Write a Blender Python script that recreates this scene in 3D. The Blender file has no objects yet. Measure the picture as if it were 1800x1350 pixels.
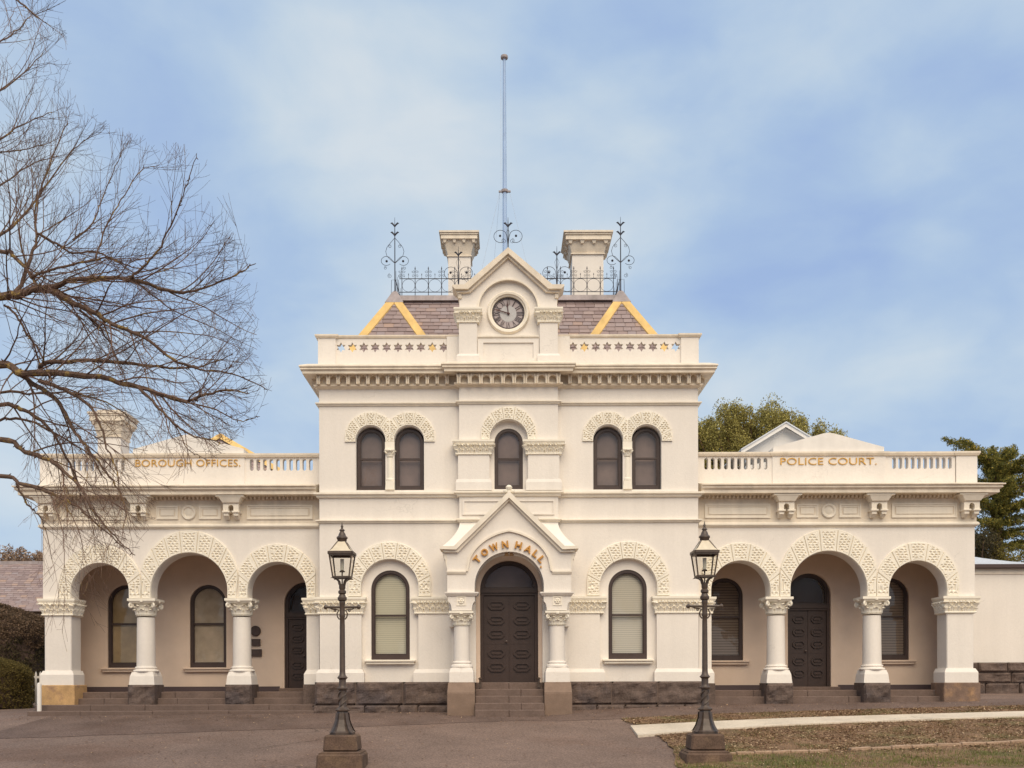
import bpy, math, random
from mathutils import Vector, noise, Matrix
random.seed(7)
R = math.radians
PI = math.pi
C = bpy.context.scene.collection
# ------------------------------------------------------------------ camera numbers
D = 26.0; F = 1742.0; HZ = 1195.0; ZC = 0.82; CX = 885.0; XC = -10 * D / F

def S(y): return (D + y) / F
def Z(py, y): return ZC - (py - HZ) * S(y)
def X(dx, y): return dx * S(y)
def WX(px, y): return XC + (px - CX) * S(y)

# ------------------------------------------------------------------ mesh builder
class MB:
    def __init__(s): s.v = []; s.f = []
    def add(s, vs, fs):
        o = len(s.v); s.v.extend(vs); s.f.extend([tuple(i + o for i in f) for f in fs]); return s
    def box(s, x0, x1, y0, y1, z0, z1):
        if x0 > x1: x0, x1 = x1, x0
        if y0 > y1: y0, y1 = y1, y0
        if z0 > z1: z0, z1 = z1, z0
        vs = [(x0,y0,z0),(x1,y0,z0),(x1,y1,z0),(x0,y1,z0),(x0,y0,z1),(x1,y0,z1),(x1,y1,z1),(x0,y1,z1)]
        return s.add(vs, [(0,3,2,1),(4,5,6,7),(0,1,5,4),(1,2,6,5),(2,3,7,6),(3,0,4,7)])
    def frustum(s, cx, cy, z0, z1, a0, b0, a1, b1):
        vs = [(cx-a0,cy-b0,z0),(cx+a0,cy-b0,z0),(cx+a0,cy+b0,z0),(cx-a0,cy+b0,z0),(cx-a1,cy-b1,z1),(cx+a1,cy-b1,z1),(cx+a1,cy+b1,z1),(cx-a1,cy+b1,z1)]
        return s.add(vs, [(0,3,2,1),(4,5,6,7),(0,1,5,4),(1,2,6,5),(2,3,7,6),(3,0,4,7)])
    def hexa(s, vs):
        return s.add(vs, [(0,3,2,1),(4,5,6,7),(0,1,5,4),(1,2,6,5),(2,3,7,6),(3,0,4,7)])
    def lathe(s, prof, cx, cy, n=20, axis='z', cz=0, rot=0.0):
        vs = []; m = len(prof)
        for r, h in prof:
            for k in range(n):
                a = 2 * PI * k / n + rot
                if axis == 'z': vs.append((cx + r*math.cos(a), cy + r*math.sin(a), h))
                else: vs.append((cx + r*math.cos(a), h, cz + r*math.sin(a)))
        fs = []
        for i in range(m - 1):
            for k in range(n):
                a, b = i*n + k, i*n + (k+1) % n
                fs.append((a, b, b + n, a + n) if axis == 'z' else (a, a + n, b + n, b))
        fs.append(tuple(range(n-1, -1, -1)) if axis == 'z' else tuple(range(n)))
        t = (m-1)*n
        fs.append(tuple(range(t, t+n)) if axis == 'z' else tuple(range(t+n-1, t-1, -1)))
        return s.add(vs, fs)
    def tube(s, pts, rad, n=5, cap=True):
        P = [Vector(p) for p in pts]
        if len(P) < 2: return s
        if not hasattr(rad, '__len__'): rad = [rad] * len(P)
        vs = []; fs = []
        t = (P[1] - P[0]).normalized()
        u = t.orthogonal().normalized()
        for i, p in enumerate(P):
            if i == 0: t = P[1] - P[0]
            elif i == len(P) - 1: t = P[-1] - P[-2]
            else: t = P[i+1] - P[i-1]
            if t.length < 1e-9: t = Vector((0, 0, 1))
            t.normalize()
            u = u - t * u.dot(t)
            if u.length < 1e-6: u = t.orthogonal()
            u.normalize(); w = t.cross(u)
            for k in range(n):
                a = 2 * PI * k / n
                q = p + (u * math.cos(a) + w * math.sin(a)) * rad[i]
                vs.append((q.x, q.y, q.z))
        for i in range(len(P) - 1):
            for k in range(n):
                a, b = i*n + k, i*n + (k+1) % n
                fs.append((a, b, b + n, a + n))
        if cap:
            fs.append(tuple(range(n-1, -1, -1))); t0 = (len(P)-1)*n; fs.append(tuple(range(t0, t0+n)))
        return s.add(vs, fs)
    def grid(s, pts):      # pts[i][j]
        n, m = len(pts), len(pts[0])
        vs = [tuple(p) for row in pts for p in row]
        fs = [(i*m+j, i*m+j+1, (i+1)*m+j+1, (i+1)*m+j) for i in range(n-1) for j in range(m-1)]
        return s.add(vs, fs)
    def sweep(s, path, prof):
        """path: plan points (x,y); prof: closed loop of (out,z)"""
        n = len(path); k = len(prof); vs = []
        for i, p in enumerate(path):
            def nrm(a, b):
                dx, dy = b[0]-a[0], b[1]-a[1]; l = math.hypot(dx, dy); return (dy/l, -dx/l)
            if i == 0: m = nrm(path[0], path[1])
            elif i == n-1: m = nrm(path[-2], path[-1])
            else:
                a, b = nrm(path[i-1], p), nrm(p, path[i+1])
                q = 1 + a[0]*b[0] + a[1]*b[1]; m = ((a[0]+b[0])/q, (a[1]+b[1])/q)
            for o, z in prof: vs.append((p[0] + m[0]*o, p[1] + m[1]*o, z))
        fs = []
        for i in range(n-1):
            for j in range(k):
                a, b = i*k + j, i*k + (j+1) % k
                fs.append((a, b, b + k, a + k))
        fs.append(tuple(range(k-1, -1, -1))); fs.append(tuple(range((n-1)*k, n*k)))
        return s.add(vs, fs)
    def ngon(s, poly, y):
        return s.add([(x, y, z) for x, z in poly], [tuple(range(len(poly)))])
    def plate(s, polys, y0, y1):
        vs, fs = plate_geo(polys, y0, y1); return s.add(vs, fs)

def curve_to_geo(ob):
    dg = bpy.context.evaluated_depsgraph_get()
    me = bpy.data.meshes.new_from_object(ob.evaluated_get(dg))
    vs = [tuple(v.co) for v in me.vertices]; fs = [tuple(p.vertices) for p in me.polygons]
    bpy.data.meshes.remove(me); cu = ob.data
    bpy.data.objects.remove(ob)
    bpy.data.curves.remove(cu)
    return vs, fs

def plate_geo(polys, y0, y1):
    cu = bpy.data.curves.new('plate', 'CURVE'); cu.dimensions = '2D'; cu.fill_mode = 'BOTH'
    cu.extrude = abs(y1 - y0) / 2
    for p in polys:
        sp = cu.splines.new('POLY'); sp.points.add(len(p) - 1); sp.use_cyclic_u = True
        for q, (a, b) in zip(sp.points, p): q.co = (a, b, 0, 1)
    ob = bpy.data.objects.new('plate', cu); C.objects.link(ob)
    vs, fs = curve_to_geo(ob); ym = (y0 + y1) / 2
    return [(x, ym - z, y) for x, y, z in vs], fs

def text_geo(txt, size, ext, align='CENTER', offset=0.0, spacing=1.0):
    cu = bpy.data.curves.new('txt', 'FONT'); cu.body = txt; cu.size = size; cu.extrude = ext
    cu.align_x = align; cu.offset = offset; cu.space_character = spacing; cu.resolution_u = 3
    ob = bpy.data.objects.new('txt', cu); C.objects.link(ob)
    return curve_to_geo(ob)

def put_text(mb, txt, cx, y, cz, size, ext=0.02, rot=0.0, offset=0.0, spacing=1.0, width=None, height=None):
    """lettering facing -y; centred on cx,cz"""
    vs, fs = text_geo(txt, size, ext, 'CENTER', offset, spacing)
    xs = [v[0] for v in vs]; ys = [v[1] for v in vs]
    mx, my = (min(xs)+max(xs))/2, 0.36*size if height is None else (min(ys)+max(ys))/2
    kx = width/(max(xs)-min(xs)) if width else 1.0
    ky = height/(max(ys)-min(ys)) if height else kx if width else 1.0
    if txt == '.': my = (min(ys)+max(ys))/2 + 0.30*size
    c, sn = math.cos(rot), math.sin(rot); out = []
    for a, b, d in vs:
        a = (a - mx)*kx; b = (b - my)*ky
        out.append((cx + a*c - b*sn, y - d, cz + a*sn + b*c))
    mb.add(out, fs)

def arc(cx, cz, r, a0, a1, n=20):
    return [(cx + r*math.cos(a0 + (a1-a0)*i/n), cz + r*math.sin(a0 + (a1-a0)*i/n)) for i in range(n+1)]

def archpoly(cx, half, ztop, zbot, n=22):
    """round headed opening, clockwise from bottom right over the head"""
    zc = ztop - half
    return [(cx + half, zbot)] + arc(cx, zc, half, 0, PI, n) + [(cx - half, zbot)]

def rect(x0, x1, z0, z1): return [(x0, z0), (x1, z0), (x1, z1), (x0, z1)]

def obj(name, mb, mat, parent=None, smooth=False, bevel=0.0, loc=None):
    me = bpy.data.meshes.new(name)
    me.from_pydata(mb.v, [], mb.f); me.update()
    me.materials.append(mat)
    if smooth:
        me.polygons.foreach_set('use_smooth', [True]*len(me.polygons))
        try: me.set_sharp_from_angle(angle=R(40))
        except Exception: pass
    o = bpy.data.objects.new(name, me); C.objects.link(o)
    if loc is not None:
        # geometry is given in world coordinates: make it local to loc
        me.transform(Matrix.Translation(-Vector(loc))); o.location = loc
    if parent is not None:
        o.parent = parent
        pw = Vector((0, 0, 0)); q = parent
        while q is not None: pw += q.location; q = q.parent
        o.location = Vector(loc if loc is not None else (0, 0, 0)) - pw
    if bevel:
        m = o.modifiers.new('bevel', 'BEVEL'); m.width = bevel; m.segments = 1; m.limit_method = 'ANGLE'; m.angle_limit = R(50)
    return o

def thing(name, label, cat, loc=(0, 0, 0), group=None):
    o = bpy.data.objects.new(name, None); C.objects.link(o); o.location = loc; o.empty_display_size = 0.3
    return tag(o, label, cat, group)

def tag(o, label, cat, group=None):
    o['label'] = label; o['category'] = cat
    if group: o['group'] = group
    return o

def kind(o, k, label=None, cat=None):
    o['kind'] = k
    if label: o['label'] = label; o['category'] = cat
    return o

# ------------------------------------------------------------------ materials
def mat(name, col, rough=0.7, var=0.0, vscale=3.0, var2=None, bump=0.0, bscale=40.0, metal=0.0, spec=0.3,
        island=0.0, streak=0.0, crack=None, alt=None, altscale=1.0, alt_lo=0.5, alt_hi=0.65, detail=6.0):
    m = bpy.data.materials.new(name); m.use_nodes = True
    nt = m.node_tree; N = nt.nodes; L = nt.links
    b = N['Principled BSDF']; b.inputs['Roughness'].default_value = rough; b.inputs['Metallic'].default_value = metal
    b.inputs['Specular IOR Level'].default_value = spec
    tc = N.new('ShaderNodeTexCoord'); geo = N.new('ShaderNodeNewGeometry')
    rgb = N.new('ShaderNodeRGB'); rgb.outputs[0].default_value = (*col, 1); cur = rgb.outputs[0]
    def noise_node(scale, det=detail, vec=None):
        n = N.new('ShaderNodeTexNoise'); n.inputs['Scale'].default_value = scale; n.inputs['Detail'].default_value = det
        n.inputs['Roughness'].default_value = 0.6
        L.new(vec if vec else geo.outputs['Position'], n.inputs['Vector']); return n
    def mult(cur, fac_socket, lo, hi):
        mr = N.new('ShaderNodeMapRange'); mr.inputs['From Min'].default_value = 0.3; mr.inputs['From Max'].default_value = 0.7
        mr.inputs['To Min'].default_value = lo; mr.inputs['To Max'].default_value = hi; L.new(fac_socket, mr.inputs['Value'])
        mx = N.new('ShaderNodeVectorMath'); mx.operation = 'SCALE'; L.new(cur, mx.inputs[0]); L.new(mr.outputs[0], mx.inputs['Scale'])
        return mx.outputs[0]
    if alt:
        n = noise_node(altscale); r = N.new('ShaderNodeMapRange'); r.inputs['From Min'].default_value = alt_lo; r.inputs['From Max'].default_value = alt_hi
        L.new(n.outputs['Fac'], r.inputs['Value'])
        mx = N.new('ShaderNodeMix'); mx.data_type = 'RGBA'; L.new(r.outputs[0], mx.inputs['Factor']); L.new(cur, mx.inputs['A'])
        mx.inputs['B'].default_value = (*alt, 1); cur = mx.outputs['Result']
    if var: cur = mult(cur, noise_node(vscale).outputs['Fac'], 1-var, 1+var)
    if var2: cur = mult(cur, noise_node(var2[1]).outputs['Fac'], 1-var2[0], 1+var2[0])
    if streak:
        mp = N.new('ShaderNodeMapping'); mp.inputs['Scale'].default_value = (2.2, 2.2, 0.16); L.new(geo.outputs['Position'], mp.inputs['Vector'])
        cur = mult(cur, noise_node(1.7, 5, mp.outputs[0]).outputs['Fac'], 1-streak, 1+streak*0.4)
    if crack:      # hairline cracks, broken up by a noise mask: (scale, width, darkness)
        nz = noise_node(3.0, 3); av = N.new('ShaderNodeVectorMath'); av.operation = 'MULTIPLY_ADD'; av.inputs[1].default_value = (.5, .5, .5)
        L.new(nz.outputs['Color'], av.inputs[0]); L.new(geo.outputs['Position'], av.inputs[2])
        vo = N.new('ShaderNodeTexVoronoi'); vo.feature = 'DISTANCE_TO_EDGE'; vo.inputs['Scale'].default_value = crack[0]; L.new(av.outputs[0], vo.inputs['Vector'])
        mr = N.new('ShaderNodeMapRange'); mr.inputs['From Min'].default_value = 0; mr.inputs['From Max'].default_value = crack[1]; mr.inputs['To Min'].default_value = 1; mr.inputs['To Max'].default_value = 0; L.new(vo.outputs['Distance'], mr.inputs['Value'])
        mk = N.new('ShaderNodeMapRange'); mk.inputs['From Min'].default_value = .54; mk.inputs['From Max'].default_value = .62; mk.inputs['To Max'].default_value = 1 - crack[2]; L.new(noise_node(.6, 3).outputs['Fac'], mk.inputs['Value'])
        mm = N.new('ShaderNodeMath'); mm.operation = 'MULTIPLY'; L.new(mr.outputs[0], mm.inputs[0]); L.new(mk.outputs[0], mm.inputs[1])
        iv = N.new('ShaderNodeMath'); iv.operation = 'SUBTRACT'; iv.inputs[0].default_value = 1; L.new(mm.outputs[0], iv.inputs[1])
        mx = N.new('ShaderNodeVectorMath'); mx.operation = 'SCALE'; L.new(cur, mx.inputs[0]); L.new(iv.outputs[0], mx.inputs['Scale']); cur = mx.outputs[0]
    if island:
        mr = N.new('ShaderNodeMapRange'); mr.inputs['To Min'].default_value = 1-island; mr.inputs['To Max'].default_value = 1+island
        L.new(geo.outputs['Random Per Island'], mr.inputs['Value'])
        mx = N.new('ShaderNodeVectorMath'); mx.operation = 'SCALE'; L.new(cur, mx.inputs[0]); L.new(mr.outputs[0], mx.inputs['Scale']); cur = mx.outputs[0]
    L.new(cur, b.inputs['Base Color'])
    if bump:
        n = noise_node(bscale, 4); bp = N.new('ShaderNodeBump'); bp.inputs['Strength'].default_value = bump; bp.inputs['Distance'].default_value = 0.02
        L.new(n.outputs['Fac'], bp.inputs['Height']); L.new(bp.outputs[0], b.inputs['Normal'])
    return m

def island_ramp(m, stops):
    """colour chosen per loose piece from a ramp"""
    nt = m.node_tree; N = nt.nodes; L = nt.links; b = N['Principled BSDF']
    geo = N.new('ShaderNodeNewGeometry'); cr = N.new('ShaderNodeValToRGB'); L.new(geo.outputs['Random Per Island'], cr.inputs[0])
    el = cr.color_ramp.elements
    while len(el) < len(stops): el.new(0.5)
    for e, (p, c) in zip(el, stops): e.position = p; e.color = (*c, 1)
    L.new(cr.outputs[0], b.inputs['Base Color']); return m

def glass(name, tint=(0.9, 0.9, 0.9), refl=0.08, rough=0.03):
    m = bpy.data.materials.new(name); m.use_nodes = True; nt = m.node_tree; N = nt.nodes; L = nt.links
    N.remove(N['Principled BSDF']); out = N['Material Output']
    t = N.new('ShaderNodeBsdfTransparent'); t.inputs[0].default_value = (*tint, 1)
    g = N.new('ShaderNodeBsdfGlossy'); g.inputs['Roughness'].default_value = rough; g.inputs[0].default_value = (0.9, 0.82, 0.76, 1)
    fr = N.new('ShaderNodeLayerWeight'); fr.inputs['Blend'].default_value = 0.5
    pw = N.new('ShaderNodeMath'); pw.operation = 'POWER'; pw.inputs[1].default_value = 5.0; L.new(fr.outputs['Facing'], pw.inputs[0])
    ad = N.new('ShaderNodeMath'); ad.operation = 'MULTIPLY_ADD'; ad.inputs[1].default_value = 0.9; ad.inputs[2].default_value = refl; L.new(pw.outputs[0], ad.inputs[0])
    geo = N.new('ShaderNodeNewGeometry'); n = N.new('ShaderNodeTexNoise'); n.inputs['Scale'].default_value = 2.5; L.new(geo.outputs['Position'], n.inputs['Vector'])
    bp = N.new('ShaderNodeBump'); bp.inputs['Strength'].default_value = 0.12; bp.inputs['Distance'].default_value = 0.02; L.new(n.outputs['Fac'], bp.inputs['Height']); L.new(bp.outputs[0], g.inputs['Normal'])
    mx = N.new('ShaderNodeMixShader'); L.new(ad.outputs[0], mx.inputs[0]); L.new(t.outputs[0], mx.inputs[1]); L.new(g.outputs[0], mx.inputs[2])
    L.new(mx.outputs[0], out.inputs[0]); return m

def blindmat(name, c1, c2, pitch):
    m = mat(name, c1, 0.8); nt = m.node_tree; N = nt.nodes; L = nt.links; b = N['Principled BSDF']
    geo = N.new('ShaderNodeNewGeometry'); sp = N.new('ShaderNodeSeparateXYZ'); L.new(geo.outputs['Position'], sp.inputs[0])
    mu = N.new('ShaderNodeMath'); mu.operation = 'MULTIPLY'; mu.inputs[1].default_value = 1/pitch; L.new(sp.outputs[2], mu.inputs[0])
    fr = N.new('ShaderNodeMath'); fr.operation = 'FRACT'; L.new(mu.outputs[0], fr.inputs[0])
    cr = N.new('ShaderNodeValToRGB'); cr.color_ramp.interpolation = 'EASE'
    cr.color_ramp.elements[0].position = 0.05; cr.color_ramp.elements[0].color = (*c2, 1)
    cr.color_ramp.elements[1].position = 0.35; cr.color_ramp.elements[1].color = (*c1, 1)
    L.new(fr.outputs[0], cr.inputs[0]); L.new(cr.outputs[0], b.inputs['Base Color']); return m

M = {}
M['wall'] = mat('painted_render', (0.80, 0.745, 0.682), 0.75, var=0.03, vscale=0.9, var2=(0.025, 14), streak=0.042, bump=0.22, bscale=26, crack=(0.55, 0.008, 0.88))
M['trim'] = mat('painted_moulding', (0.845, 0.77, 0.655), 0.7, var=0.05, vscale=2.5, streak=0.10, bump=0.1, bscale=35)
M['verm'] = mat('painted_rustication', (0.87, 0.81, 0.695), 0.7, var=0.04, vscale=4, streak=0.05)
M['corn'] = mat('weathered_cornice_paint', (0.79, 0.695, 0.57), 0.75, var=0.08, vscale=5, streak=0.15, bump=0.15, bscale=30)
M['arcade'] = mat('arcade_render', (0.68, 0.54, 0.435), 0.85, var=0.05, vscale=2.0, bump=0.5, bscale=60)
M['blue'] = mat('bluestone', (0.125, 0.09, 0.076), 0.9, var=0.3, vscale=3.5, var2=(0.25, 25), bump=0.7, bscale=22, alt=(0.09, 0.07, 0.068), altscale=1.3)
M['step'] = mat('worn_step_stone', (0.160, 0.113, 0.094), 0.85, var=0.15, vscale=3, var2=(0.15, 30), bump=0.3, bscale=40)
M['plinth'] = mat('dressed_plinth_stone', (0.225, 0.157, 0.118), 0.85, var=0.12, vscale=4, var2=(0.1, 40), bump=0.2, bscale=50)
M['sand'] = mat('sandstone', (0.52, 0.33, 0.16), 0.9, var=0.2, vscale=4, var2=(0.12, 30), bump=0.4, bscale=30, alt=(0.34, 0.21, 0.14), altscale=2.5)
M['stained'] = mat('stained_plinth_stone', (0.21, 0.14, 0.105), 0.9, var=0.25, vscale=4, var2=(0.15, 30), bump=0.4, bscale=30, alt=(0.36, 0.22, 0.125), altscale=2.2)
M['mortar'] = mat('mortar', (0.175, 0.125, 0.10), 0.9)
M['slate'] = mat('roof_slate', (0.23, 0.165, 0.155), 0.55, var=0.1, vscale=14, bump=0.2, bscale=60)
island_ramp(M['slate'], [(0.0, (0.235, 0.175, 0.17)), (0.3, (0.275, 0.208, 0.202)), (0.6, (0.315, 0.238, 0.225)), (0.85, (0.305, 0.25, 0.255)), (1.0, (0.385, 0.268, 0.215))])
M['hip'] = mat('ochre_hip_capping', (0.74, 0.50, 0.19), 0.6, var=0.12, vscale=3, streak=0.18)
M['lead'] = mat('lead_flashing', (0.36, 0.31, 0.31), 0.5, var=0.2, vscale=4, streak=0.25)
M['white'] = mat('white_paint', (0.80, 0.76, 0.71), 0.6, var=0.05, vscale=3, streak=0.06)
M['iron'] = mat('painted_wrought_iron', (0.045, 0.045, 0.06), 0.5, var=0.2, vscale=9)
M['lampiron'] = mat('cast_iron_paint', (0.075, 0.052, 0.040), 0.45, var=0.25, vscale=12, spec=0.5)
M['lampstone'] = mat('lamp_plinth_stone', (0.115, 0.074, 0.054), 0.9, var=0.25, vscale=5, var2=(0.2, 40), bump=0.5, bscale=30, alt=(0.165, 0.108, 0.072), altscale=3)
M['frame'] = mat('dark_brown_joinery', (0.055, 0.036, 0.032), 0.45, var=0.12, vscale=8, spec=0.4)
M['door'] = mat('dark_door_paint', (0.050, 0.031, 0.026), 0.42, var=0.12, vscale=7, spec=0.4)
M['gold'] = mat('gilt_lettering', (0.62, 0.36, 0.085), 0.5, var=0.18, vscale=9, metal=0.15)
M['bronzegold'] = mat('tarnished_gilt_lettering', (0.53, 0.265, 0.065), 0.5, var=0.2, vscale=9, metal=0.15)
M['rim'] = mat('letter_edge', (0.30, 0.13, 0.04), 0.6)
M['dial'] = mat('clock_dial', (0.42, 0.36, 0.36), 0.5, var=0.06, vscale=20)
M['dialin'] = mat('clock_dial_centre', (0.47, 0.46, 0.46), 0.5, var=0.05, vscale=20)
M['ink'] = mat('clock_black', (0.075, 0.06, 0.065), 0.5)
M['hand'] = mat('clock_hand_red_black', (0.07, 0.028, 0.03), 0.5)
M['pane'] = glass('window_glass', (0.88, 0.86, 0.84), 0.065)
M['fanpane'] = glass('fanlight_glass', (0.86, 0.83, 0.80), 0.03, 0.08)
M['lampglass'] = glass('lantern_glass', (0.93, 0.93, 0.91), 0.02)
M['curtain'] = mat('dim_interior_blind', (0.255, 0.20, 0.182), 0.9, var=0.2, vscale=1.5)
M['blind_g'] = blindmat('pale_green_blind', (0.68, 0.68, 0.56), (0.45, 0.45, 0.36), 0.055)
M['blind_w'] = blindmat('pale_blind', (0.66, 0.65, 0.57), (0.42, 0.41, 0.36), 0.055)
M['blind_b'] = blindmat('brown_slat_blind', (0.25, 0.195, 0.155), (0.06, 0.045, 0.04), 0.075)
M['curt_y'] = mat('tan_curtain', (0.42, 0.32, 0.18), 0.9, var=0.25, vscale=2.0)
M['curt_p'] = mat('pale_curtain', (0.52, 0.45, 0.36), 0.9, var=0.3, vscale=1.4)
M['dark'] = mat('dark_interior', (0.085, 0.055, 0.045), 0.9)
M['skirt'] = mat('dark_skirting_paint', (0.085, 0.06, 0.062), 0.6)
M['bronze'] = mat('bronze_plaque', (0.07, 0.045, 0.038), 0.45, var=0.2, vscale=20, spec=0.5)
M['pole'] = mat('flagpole_paint', (0.37, 0.50, 0.73), 0.5, var=0.08, vscale=3)
M['wire'] = mat('stay_wire', (0.45, 0.50, 0.60), 0.5)
M['bark'] = mat('bark', (0.115, 0.072, 0.052), 0.9, var=0.3, vscale=12, bump=0.6, bscale=30, alt=(0.27, 0.18, 0.06), altscale=5, alt_lo=0.55, alt_hi=0.62)
M['twig'] = mat('twig_bark', (0.15, 0.092, 0.07), 0.9, var=0.25, vscale=2, alt=(0.23, 0.155, 0.06), altscale=3, alt_lo=0.57, alt_hi=0.64)
M['corr'] = mat('zinc_sheet', (0.60, 0.62, 0.66), 0.45, var=0.08, vscale=2, streak=0.08, spec=0.5)
M['gutter'] = mat('gutter_brown', (0.075, 0.05, 0.045), 0.5)

# ================================================================== WORLD, SUN, CAMERA
sc = bpy.context.scene
w = bpy.data.worlds.new('World'); sc.world = w; w.use_nodes = True
nt = w.node_tree; N = nt.nodes; L = nt.links
bg = N['Background']; bg.inputs['Strength'].default_value = 0.10
SUN_EL, SUN_AZ = 48, 12
sky = N.new('ShaderNodeTexSky'); sky.sky_type = 'NISHITA'; sky.sun_disc = False
sky.sun_elevation = R(SUN_EL); sky.sun_rotation = R(180 - SUN_AZ); sky.air_density = 1.0; sky.dust_density = 1.5
tc = N.new('ShaderNodeTexCoord')
mp = N.new('ShaderNodeMapping'); mp.inputs['Scale'].default_value = (1.0, 1.0, 1.9); mp.inputs['Location'].default_value = (1.805, -0.332, 2.614); mp.inputs['Rotation'].default_value = (0, R(12), 0); L.new(tc.outputs['Generated'], mp.inputs['Vector'])
n1 = N.new('ShaderNodeTexNoise'); n1.inputs['Scale'].default_value = 3.4; n1.inputs['Detail'].default_value = 6; n1.inputs['Roughness'].default_value = 0.47; n1.inputs['Distortion'].default_value = 0.25
L.new(mp.outputs[0], n1.inputs['Vector'])
n2 = N.new('ShaderNodeTexNoise'); n2.inputs['Scale'].default_value = 8.5; n2.inputs['Detail'].default_value = 9; n2.inputs['Roughness'].default_value = 0.52; n2.inputs['Distortion'].default_value = 0.5; L.new(mp.outputs[0], n2.inputs['Vector'])
nm = N.new('ShaderNodeMath'); nm.operation = 'MULTIPLY_ADD'; nm.inputs[1].default_value = 0.24; L.new(n2.outputs['Fac'], nm.inputs[0])
nm2 = N.new('ShaderNodeMath'); nm2.operation = 'MULTIPLY_ADD'; nm2.inputs[1].default_value = 0.92; nm2.inputs[2].default_value = -0.045; L.new(n1.outputs['Fac'], nm2.inputs[0]); L.new(nm2.outputs[0], nm.inputs[2])
cr = N.new('ShaderNodeValToRGB'); L.new(nm.outputs[0], cr.inputs[0])
el = cr.color_ramp.elements
def K(c, k=1.0): return (c[0]*k, c[1]*k, c[2]*k, 1)
el[0].position = 0.32; el[0].color = K((0.345, 0.475, 0.735))
el[1].position = 0.68; el[1].color = K((0.66, 0.73, 0.79))
e = el.new(0.43); e.color = K((0.41, 0.545, 0.75))
e = el.new(0.51); e.color = K((0.485, 0.61, 0.765))
e = el.new(0.59); e.color = K((0.565, 0.67, 0.775))
sca = N.new('ShaderNodeVectorMath'); sca.operation = 'SCALE'; sca.inputs['Scale'].default_value = 4.65; L.new(cr.outputs[0], sca.inputs[0])
mx = N.new('ShaderNodeMix'); mx.data_type = 'RGBA'; mx.inputs['Factor'].default_value = 0.96
L.new(sky.outputs[0], mx.inputs['A']); L.new(sca.outputs[0], mx.inputs['B']); L.new(mx.outputs['Result'], bg.inputs[0])

sl = bpy.data.lights.new('sun', 'SUN'); sl.energy = 1.5; sl.angle = R(58); sl.color = (1.0, 0.82, 0.585)
so = bpy.data.objects.new('sun', sl); C.objects.link(so); so.rotation_euler = (R(90 - SUN_EL), 0, R(SUN_AZ)); so.location = (5, -20, 25)

cam = bpy.data.cameras.new('camera'); co = bpy.data.objects.new('camera', cam); C.objects.link(co)
cam.sensor_width = 36; cam.lens = F / 1800 * 36; cam.shift_x = (900 - CX) / 1800; cam.shift_y = (HZ - 675) / 1800
cam.clip_end = 5000; cam.clip_start = 0.1
co.location = (XC, -D, ZC); co.rotation_euler = (R(90), R(0.16), 0); sc.camera = co
sc.view_settings.view_transform = 'Standard'; sc.view_settings.look = 'None'; sc.view_settings.gamma = 1
sc.view_settings.exposure = 1.11

# ================================================================== GROUND
def lerp(a, b, t): return a + (b - a) * t
def clamp(x, a=0.0, b=1.0): return max(a, min(b, x))
def sstep(a, b, x):
    t = clamp((x - a) / (b - a)); return t * t * (3 - 2 * t)
def gz(x, y):
    if x < 0: z0 = 0.007 * max(x, -14)
    elif x < 1: z0 = 0
    elif x < 5: z0 = 0.035 * (x - 1)
    else: z0 = 0.14 + 0.010 * (min(x, 14) - 5)
    z0 *= sstep(-18, -12, y)
    if y > -1.2: p = 0.02 * clamp(y, 0, 8)
    elif y > -9.3: p = -0.0924 * (-1.2 - y)
    else: p = -0.748 - 0.12 * sstep(-9.3, -13, y)
    return z0 + p
def gpt(px, py):
    """point of the ground seen at a photo position"""
    lo, hi = -20.0, 14.0
    for _ in range(50):
        m = (lo + hi) / 2; x = WX(px, m)
        if HZ + (ZC - gz(x, m)) / S(m) > py: lo = m
        else: hi = m
    y = (lo + hi) / 2; return WX(px, y), y

def axis_coords(a, b, step, far, k=1.35):
    c = []; x = a
    while x < b: c.append(x); x += step
    c.append(b); d = step; x = b
    while x < far: d *= k; x += d; c.append(x)
    d = step; x = a; pre = []
    while x > -far: d *= k; x -= d; pre.append(x)
    return pre[::-1] + c
M['earth'] = mat('dry_earth_grass', (0.13, 0.10, 0.055), 0.95, var=0.3, vscale=0.8, var2=(0.3, 12))
M['asphalt'] = mat('asphalt', (0.195, 0.137, 0.112), 0.9, var=0.16, vscale=0.8, var2=(0.5, 28), crack=(0.33, 0.012, 0.45), alt=(0.17, 0.110, 0.085), altscale=0.35, bump=0.45, bscale=90)
M['apron'] = mat('old_asphalt', (0.150, 0.103, 0.085), 0.92, var=0.2, vscale=0.9, var2=(0.5, 28), crack=(0.45, 0.014, 0.5), alt=(0.13, 0.084, 0.066), altscale=0.5, bump=0.5, bscale=80)
M['lawn'] = mat('bare_soil', (0.20, 0.122, 0.072), 0.95, var=0.3, vscale=2.0, var2=(0.35, 18), bump=0.8, bscale=30, alt=(0.12, 0.11, 0.04), altscale=0.9)
M['conc'] = mat('concrete', (0.60, 0.52, 0.42), 0.85, var=0.13, vscale=1.3, var2=(0.12, 22), crack=(0.8, 0.02, 0.6), bump=0.2, bscale=50)
M['kerb'] = mat('stone_edging', (0.36, 0.25, 0.175), 0.9, var=0.2, vscale=3, var2=(0.2, 25), bump=0.5, bscale=30)

xs = axis_coords(-16, 16, 1.0, 1500); ys = axis_coords(-16, 12, 0.5, 1500)
g = MB(); g.grid([[(x, y, gz(x, y)) for x in xs] for y in ys])
g.f = [f[::-1] for f in g.f] if False else g.f
kind(obj('ground', g, M['earth'], smooth=True), 'structure')

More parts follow.
